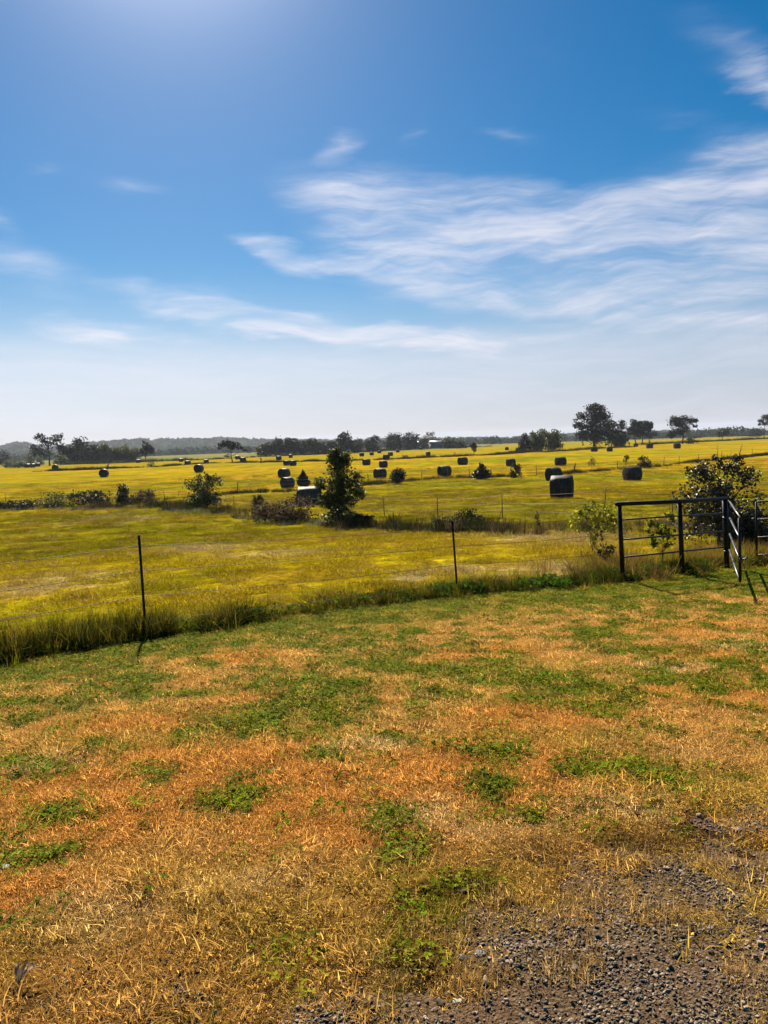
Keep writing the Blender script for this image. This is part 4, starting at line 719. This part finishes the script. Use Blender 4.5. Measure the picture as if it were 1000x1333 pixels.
tree('bush', 'Bsh', 'dark green bush behind the right post of the nearest fence', 'bush', 'leaf_dark', cb=0, n=3200, leaf=.05, gap=.32, parts=SH, bark='twig', rad=.015, nb=10)
tree('bush', 'Bsh2', 'grey green weedy bush left of the dark green one by the second fence', 'bush', 'leaf_olive', cb=0, n=2200, leaf=.05, gap=.44, parts=SH, bark='twig', rad=.012)
def big_b(h, w, rng): return [(.1, 0, h*.3, w*.42, w*.4, h*.28), (-.1, 0, h*.6, w*.34, w*.34, h*.2), (-w*.35, 0, h*.55, w*.16, w*.2, h*.14), (-w*.2, 0, h*.82, w*.18, w*.2, h*.12), (w*.1, 0, h*.88, w*.17, w*.17, h*.1), (w*.3, 0, h*.75, w*.14, w*.2, h*.12), (w*.38, 0, h*.5, w*.16, w*.2, h*.14), (-w*.3, 0, h*.3, w*.2, w*.3, h*.2), (w*.36, 0, h*.25, w*.22, w*.3, h*.2), (-w*.02, 0, h*.97, w*.06, w*.1, h*.05), (w*.2, 0, h*.96, w*.06, w*.1, h*.05)]
tree('large_bush', 'bigr', 'largest bush, dark and thick, right behind the end of the black pipe fence', 'bush', 'leaf_gloss', n=9500, leaf=.048, gap=.43, h=2.5, blobs=big_b, parts=SH, rad=.035, trunks=3, nl=10, bark='twig')
tree('bush', 'bigr2', 'dark low bush between the largest bush and the right hand gate', 'bush', 'leaf_dark', cb=0, n=4500, leaf=.05, gap=.25, parts=SH, bark='twig', rad=.02)
tree('shrub', 'yel', 'yellow green broad leaved shrub left of the black pipe fence', 'shrub', 'leaf_yellow', cb=.12, n=1150, leaf=.048, gap=.5, parts=SH, bark='twig', trunks=5, rad=.009, nb=18, fill=.3, h=1.5, w=1.5)
tree('sapling', 'ysap', 'bright yellow leaved sapling seen through the pipe fence rails', 'sapling', 'leaf_yellow', cb=.22, n=330, leaf=.065, gap=.46, parts=SH, bark='twig', trunks=2, rad=.01, nb=10, fill=.32)
tree('forked_plant', 'fork', 'small dark forked plant at the left foot of the pipe fence', 'plant', 'leaf_mid', cb=.35, n=130, leaf=.045, parts=SH, bark='bark', trunks=3, rad=.012, nb=7)
tree('tall_weed', 'weedr', 'single tall dry weed left of the yellow green shrub', 'weed', 'leaf_brown', cb=.1, n=90, leaf=.05, parts=SH, bark='twig', rad=.008, nb=5)

# hazy tree belt beyond the farmland, one mass
rng = np.random.default_rng(77); bl = []
for i in range(1100):
    a = math.radians(rng.uniform(-36, 37)); d = rng.uniform(950, 2300)+(150 if a < math.radians(-8) else 0); rr = rng.uniform(6, 11)
    xx, yy = d*math.sin(a), d*math.cos(a); bl.append((xx, yy, Z(xx, yy)+rr*.45, rr*1.5, rr, rr*.75))
tag(link('distant_trees', crown(bl, 90000, 2.6, 321, M['leaf_far'], 'distant_trees', .2, massed=True)), 'hazy belt of distant trees below the hills', 'woodland', None, 'stuff')

bl = []
for i in range(2600):
    a = math.radians(rng.uniform(-37, 38)); d = rng.uniform(2050, 2960); xx, yy = d*math.sin(a), d*math.cos(a)
    j = int((a-haz[0])/(haz[1]-haz[0])); k = int((d-hr[0])/(hr[1]-hr[0])); zz = max(HZ[k, j], HZ[min(k+1, 43), j]) if d < 2800 else HZ[k, j]
    rr = rng.uniform(5, 9); bl.append((xx, yy, zz+rr*.2, rr*1.5, rr*1.5, rr*.7))
tag(link('hill_trees', crown(bl, 120000, 4.2, 322, M['leaf_far'], 'hill_trees', .2, massed=True)), 'hazy woodland covering the hills on the horizon', 'woodland', None, 'stuff')

# ------------------------------------------------------------------ hay bales
def bale_meshes():
    R0, L0, ns = .8, 1.15, 48
    prof = [(-.5, .0), (-.499, .3), (-.497, .62), (-.494, .93), (-.484, .975), (-.462, .997)]; prof = prof+[(-.2, 1.0), (0, 1.003), (.2, 1.0)]+[(-a, b) for a, b in prof[::-1]]
    V = []
    for i, (a, b) in enumerate(prof):
        for k in range(ns):
            t = 2*math.pi*k/ns; n_ = .02*math.sin(3*t+1+a*4)+.012*math.sin(7*t+a*9)+.008*math.sin(17*t+i)
            rr = R0*b*(1+n_); yy, zz = rr*math.cos(t), rr*math.sin(t); zz = max(zz*.985, -.745-.01*math.cos(3*yy))
            V.append((a*L0*(1+.01*math.sin(5*t)), yy*1.02, zz+.745))
    F = [(i*ns+k, i*ns+(k+1) % ns, (i+1)*ns+(k+1) % ns, (i+1)*ns+k) for i in range(len(prof)-1) for k in range(ns)]
    V = np.array(V); core = mesh('hay_bale', V, np.array(F), M['bale_end'], True)
    lo, hi = 4, len(prof)-5; W_ = V.copy(); c = np.array([0, 0, .745]); rad = W_-c; rad[:, 0] = 0; W_ = W_+rad*.012
    Fw = np.array([q for i in range(lo, hi) for q in F[i*ns:(i+1)*ns]])
    used = np.unique(Fw); rm = np.zeros(len(V), int); rm[used] = np.arange(len(used))
    wrap = mesh('net_wrap', W_[used], rm[Fw], M['bale_wrap'], True)
    return core, wrap
core, wrap = bale_meshes()
proto = link('hay_bale', core); pw = link('net_wrap', wrap, proto)
for i, (bx, by, s_, rot, lf, lab) in enumerate(BALES):
    if i == 0: o = proto
    else:
        o = proto.copy(); COL.objects.link(o); c = pw.copy(); c.parent = o; COL.objects.link(c)
        if 'brown brambles' in lab: c.data = wrap.copy(); c.data.materials[0] = M['bale_wrap_lit']; c['label'] = 'net wrap coloured paler as if sunlit'
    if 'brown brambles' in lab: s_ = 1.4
    k = s_/1.6; o.location = (bx, by, Z(bx, by)-.04); o.scale = (k*lf, k, k)
    yaw = -math.degrees(math.atan2(bx, by)); o.rotation_euler = (0, 0, math.radians(yaw+rot+(16 if 0 <= rot < 30 else 0)))
    tag(o, lab, 'hay bale', 'round hay bales on the field')

# ------------------------------------------------------------------ fences and gates
def tpost(root, x, y, h, lean=(0, 0), r=.02, near=False, mat='post_green', wood=False):
    z = Z(x, y); top = (x+lean[0]*h, y+lean[1]*h, z+h)
    mb = MB()
    if wood: mb.tube([(x, y, z-.2), (x, y, z+h*.5), top], [r*1.15, r, r*.9], 8); return mb.build('post', M['old_wood'], root)
    if near:                                              # T section: flange and web, studs on the flange
        for (dx, dy, ox, oy) in ((.034, .005, 0, 0), (.005, .028, 0, .0165)):
            V = []
            for zz, q in ((z-.25, -.25/h), (z+h, 1)):
                cx, cy = x+lean[0]*h*q+ox, y+lean[1]*h*q+oy
                V += [(cx-dx/2, cy-dy/2, zz), (cx+dx/2, cy-dy/2, zz), (cx+dx/2, cy+dy/2, zz), (cx-dx/2, cy+dy/2, zz)]
            mb.add(V, [(0, 1, 2, 3), (7, 6, 5, 4), (0, 4, 5, 1), (1, 5, 6, 2), (2, 6, 7, 3), (3, 7, 4, 0)])
        for k in range(int(h/.055)):
            q = (k+.6)*.055/h; mb.box((x+lean[0]*h*q, y+lean[1]*h*q-.006, z+q*h), (.016, .008, .012))
        return mb.build('post', M[mat], root, False)
    mb.tube([(x, y, z-.15), top], r, 5); return mb.build('post', M['wire' if mat == 'wire' else mat], root)
def wire(root, P, r, barbs=False, seed=0, sag=.03):
    mb = MB(); rng = np.random.default_rng(seed); pts = []
    for a, b in zip(P[:-1], P[1:]):
        a, b = Vector(a), Vector(b); n = max(3, int((b-a).length/(.5 if barbs else 3)))
        for i in range(n):
            t = i/n; p = a.lerp(b, t); p.z -= sag*4*t*(1-t); pts.append(p)
    pts.append(Vector(P[-1])); mb.tube(pts, r, 4)
    if barbs:
        for a, b in zip(pts[:-1], pts[1:]):
            for q in (.1, .35, .6, .85):
                p = a.lerp(b, q); d = Vector((rng.normal(), rng.normal(), rng.normal())).normalized()*.016
                mb.tube([p-d, p+d], .0016, 3, False); d = d.cross(Vector((.3, .5, .8))); mb.tube([p-d, p+d], .0016, 3, False)
    return mb.build('wire', M['wire'], root)
fa = empty('wire_fence', (-3.21, 9.98, Z(-3.21, 9.98)))
fa.location = (0, 0, 0)
tag(fa, 'nearest barbed wire fence with two dark steel posts across the lawn edge', 'fence')
AP = [(-8.6, 6.2, 1.32, (0, 0)), (-3.22, 10.02, 1.38, (-.005, 0)), (1.2, 12.85, 1.28, (-.045, 0)), (4.4, 14.08, 1.42, (0, 0))]
for (px, py, h, ln) in AP[:3]: tpost(fa, px, py, h, ln, near=True)
for k, fr in enumerate((.90, .66, .41, .17)):
    wire(fa, [(px+ln[0]*h*fr, py+ln[1]*h*fr-.012, Z(px, py)+h*fr) for (px, py, h, ln) in AP], .0032, True, k)
def farfence(key, name, lab, extra, r, wr, hs, leans=None):
    root = empty(name, (0, 0, 0)); tag(root, lab, 'fence'); P = sorted([tuple(p) for p in POSTS[key]]+extra)
    tops = []
    for i, (px, py, h) in enumerate(P):
        rg = np.random.default_rng(i+hs); ln = (rg.normal(0, .05), 0); wood = (leans or {}).get((px, py))
        tpost(root, px, py, min(h, 1.5), (.12, 0) if wood else ln, r*2.2 if wood else r, False, 'old_wood', bool(wood))
        tops.append((px, py, ln, min(h, 1.5)))
    for fr in (.9, .6, .32): wire(root, [(a+l[0]*h*fr, b, Z(a, b)+h*fr) for a, b, l, h in tops], wr, False, 0, .06)
    return root
farfence('B', 'wire_fence', 'second wire fence with thin old posts along the bramble row', [(-27.5, 69.3, 1.2), (-13.5, 57.5, 1.2), (-4.2, 40.5, 1.2), (5.6, 36.2, 1.2), (11.5, 30.5, 1.3)], .022, .006, 0)
farfence('C', 'wire_fence', 'thin middle wire fence between the two rows of hay bales', [(-16, 84, 1.3), (9, 106.5, 1.3), (35.5, 116, 1.4), (54, 131, 1.5), (84, 160, 1.5)], .045, .008, 3, {(27.52, 110.18): True})

def up(p, h): return (p[0], p[1], Z(*p)+h)
gl, gm2, gr = GATE['gl'], GATE['gm'], GATE['gr']
pf = empty('pipe_fence', (gl[0], gl[1], 0)); pf.location = (0, 0, 0); tag(pf, 'black welded pipe fence panel of three posts and four rails at right', 'fence')
PH = [1.46, 1.44, 1.46]; LN = -.045
for p, h, r_ in zip((gl, gm2, gr), PH, (.042, .046, .051)):
    mb = MB(); mb.tube([(p[0]-LN*.2, p[1], Z(*p)-.25), (p[0]+LN*h*.5, p[1], Z(*p)+h*.5), (p[0]+LN*h, p[1], Z(*p)+h)], r_, 14); mb.build('post', M['black_steel'], pf)
def rp(p, h): return (p[0]+LN*h, p[1], Z(*p)+h)
mb = MB(); a, b, c = rp(gl, 1.47), rp(gm2, 1.45), rp(gr, 1.47)
mb.tube([(a[0]-.07, a[1]-.04, a[2]), b, (c[0]+.05, c[1]+.03, c[2])], .038, 12); mb.build('top_rail', M['black_steel'], pf)
for fr in (1.17, .80, .47):
    mb = MB(); mb.tube([rp(gl, fr), rp(gm2, fr), rp(gr, fr)], .016, 8); mb.build('rail', M['pipe'], pf)
mb = MB()
for h in (1.08, .38): mb.tube([(gr[0]+LN*h-.065, gr[1]-.02, Z(*gr)+h), (gr[0]+LN*h+.075, gr[1]-.06, Z(*gr)+h)], .02, 8)
mb.build('hinge', M['pipe'], pf)
def gate(name, lab, p0, p1, zb, hgt, rails, rr, mids=1, cat='gate'):
    root = empty(name, (0, 0, 0)); tag(root, lab, cat); p0 = Vector((p0[0], p0[1], zb[0])); p1 = Vector((p1[0], p1[1], zb[1])); d = (p1-p0)
    for k, t in enumerate([0]+[(i+1)/(mids+1) for i in range(mids)]+[1]):
        b = p0+d*t; mb = MB(); R_ = rr*1.15 if t in (0, 1) else rr*.7
        mb.tube([b, b+Vector((-.02, 0, hgt))], R_, 10); mb.build('stile' if t in (0, 1) else 'brace', M['black_steel'], root)
    for i in range(rails):
        z = hgt*i/(rails-1); mb = MB(); mb.tube([p0+Vector((0, 0, z)), p0+d*.5+Vector((0, 0, z-.006)), p1+Vector((0, 0, z))], rr, 10); mb.build('rail', M['pipe'], root)
    return root
tip = GATE['tip']; q0 = (gr[0]-.02, gr[1]-.14)
g1 = gate('pipe_gate', 'open pipe gate leaf swung towards the camera, its rails glinting in the sun', q0, tip, (EYE-2.50, EYE-2.38), .98, 4, .019, 0)
mb = MB(); lz = EYE-2.38+.33; mb.tube([(tip[0]-.02, tip[1], lz), (tip[0]+.07, tip[1]-.02, lz+.02), (tip[0]+.10, tip[1]-.02, lz+.05)], .012, 8)
mb.box((tip[0]-.005, tip[1]-.03, lz), (.05, .012, .07)); mb.build('latch', M['pipe'], g1)
r0_, r1_ = GATE['r0'], GATE['r1']
gate('pipe_gate', 'dark pipe gate leaf cut off by the right edge of the photo', r0_, (r0_[0]+2.2, r0_[1]+.5), (Z(*r0_)+.22, Z(*r0_)+.22), 1.15, 4, .02, 1)
mb = MB(); ep = (r0_[0]+2.28, r0_[1]+.52); mb.tube([(ep[0], ep[1], Z(*ep)-.2), (ep[0], ep[1], Z(*ep)+1.6)], .055, 12)
tag(mb.build('gate_post', M['black_steel']), 'black post holding the right hand gate leaf, outside the photo', 'post')

# ------------------------------------------------------------------ farm sheds
def shed(px, d, W_, D_, H_, lab):
    pass
for (sx, sy, w_, dp, h_, rz, lab) in [(40.5, 560, 11, 8, 3.4, .2, 'long low grey farm shed among the far trees'), (28.5, 556, 6, 5, 4.2, -.3, 'small pale farm building left of the long shed')]:
    z = Z(sx, sy); root = empty('farm_shed', (sx, sy, z), rz); tag(root, lab, 'shed')
    mb = MB(); mb.box((0, 0, h_*.5-.2), (w_, dp, h_+.4)); mb.build('wall', M['shed_wall'], root, False)
    mb = MB(); e = .5
    V = [(-w_/2-e, -dp/2-e, h_-.05), (w_/2+e, -dp/2-e, h_-.05), (w_/2+e, dp/2+e, h_-.05), (-w_/2-e, dp/2+e, h_-.05), (-w_/2-e, 0, h_+dp*.28), (w_/2+e, 0, h_+dp*.28)]
    V2 = [(a, b, c+.15) for a, b, c in V]; mb.add(V2, [(0, 1, 5, 4), (2, 3, 4, 5), (0, 4, 3), (1, 2, 5), (3, 2, 1, 0)]); mb.build('roof', M['shed_roof'], root, False)
    mb = MB(); mb.box((w_*.15, -dp/2-.06, h_*.4), (2.2, .1, h_*.8)); mb.build('door', M['bark'], root, False)

# ------------------------------------------------------------------ single stones, a dead leaf, straw tufts on the gravel
SL = ['upright dark stone on the gravel, the farther of a pair', 'pale topped stone on the gravel, the nearer of a pair', 'smooth grey stone at the left edge of the gravel', 'flat wide grey stone beside the smooth one', 'pinkish stone near the edge of the dry grass', 'small whitish stone near the bottom of the photo', 'small pale stone right of the grey stones', 'white stone at the left edge of the lawn', 'small pale stone among dry stalks', 'little grey stone in the middle of the gravel']
for i, ((sx, sy, sz), lab) in enumerate(zip(STONES, SL)):
    o = link('stone', rock_mesh(300+i, M['stone_pale' if i in (1, 5, 7) else 'stone']), None, (sx, sy, Z(sx, sy)+.004+sz*.1), i*1.3); o.scale = (sz*1.3, sz*1.15, sz*.7); tag(o, lab, 'stone', 'larger stones')
lx, ly = LEAF; mb = MB()
for k, (a, s) in enumerate([(.4, 1), (1.1, .8), (2.0, .7)]):
    V = []; n = 7
    for i in range(n):
        t = i/(n-1); wd = .011*math.sin(math.pi*min(t+.08, 1))*s; cx, cy, cz = math.cos(a)*t*.075*s, math.sin(a)*t*.075*s, .045*math.sin(t*2.4)+.004
        V += [(cx-math.sin(a)*wd, cy+math.cos(a)*wd, cz+.004), (cx, cy, cz-.003), (cx+math.sin(a)*wd, cy-math.cos(a)*wd, cz+.004)]
    F = [(3*i+j, 3*i+j+1, 3*i+4+j, 3*i+3+j) for i in range(n-1) for j in (0, 1)]; mb.add(V, F)
M['dead_leaf'] = foliage('dead_leaf', (.5, .36, .22), (.55, .40, .26), None, .3, .8, spec=0.0)
lf_ = mb.build('dead_leaf', M['dead_leaf']); lf_.location = (lx, ly, Z(lx, ly)+.015); tag(lf_, 'curled pale dead leaf on the lawn at bottom left', 'leaf')
TX = [(-.02, 2.25), (.42, 2.32), (.55, 2.35), (.75, 2.75), (.95, 2.6), (.38, 2.75), (.62, 2.62), (1.3, 2.95), (1.55, 2.9), (1.1, 2.25), (1.0, 3.02), (-.15, 2.4), (.2, 2.3), (.15, 2.5)]
x = np.concatenate([np.full(9, a) for a, b in TX]); y = np.concatenate([np.full(9, b) for a, b in TX]); rng = np.random.default_rng(9); x = x+rng.normal(0, .04, len(x)); y = y+rng.normal(0, .04, len(x))
scatter('straw_tufts', 'turf', x, y, rng.uniform(.5, 1.3, len(x))*sm(gravel_m(x, y), -2, .2), np.array([(.60, .38, .13)])*rng.uniform(.6, 1.2, (len(x), 1)), 'dry straw tufts sprouting through the gravel', 'grass')

# ------------------------------------------------------------------ air
HAZE = True
if HAZE:
    mb = MB(); mb.box((0, 1700, -3.5), (9400, 9000, 77)); hzb = mb.build('haze', None, None, False)
    m = bpy.data.materials.new('haze'); m.use_nodes = True; w = NT(m.node_tree); w.n.clear()
    pv = w.add('ShaderNodeVolumePrincipled', i_Color=(.80, .88, 1.0, 1), i_Density=HAZE_D, i_Anisotropy=.1)
    w.add('ShaderNodeOutputMaterial', i_Volume=pv.outputs[0]); hzb.data.materials.append(m); tag(hzb, 'thin blue haze over the far fields', 'haze', None, 'stuff')
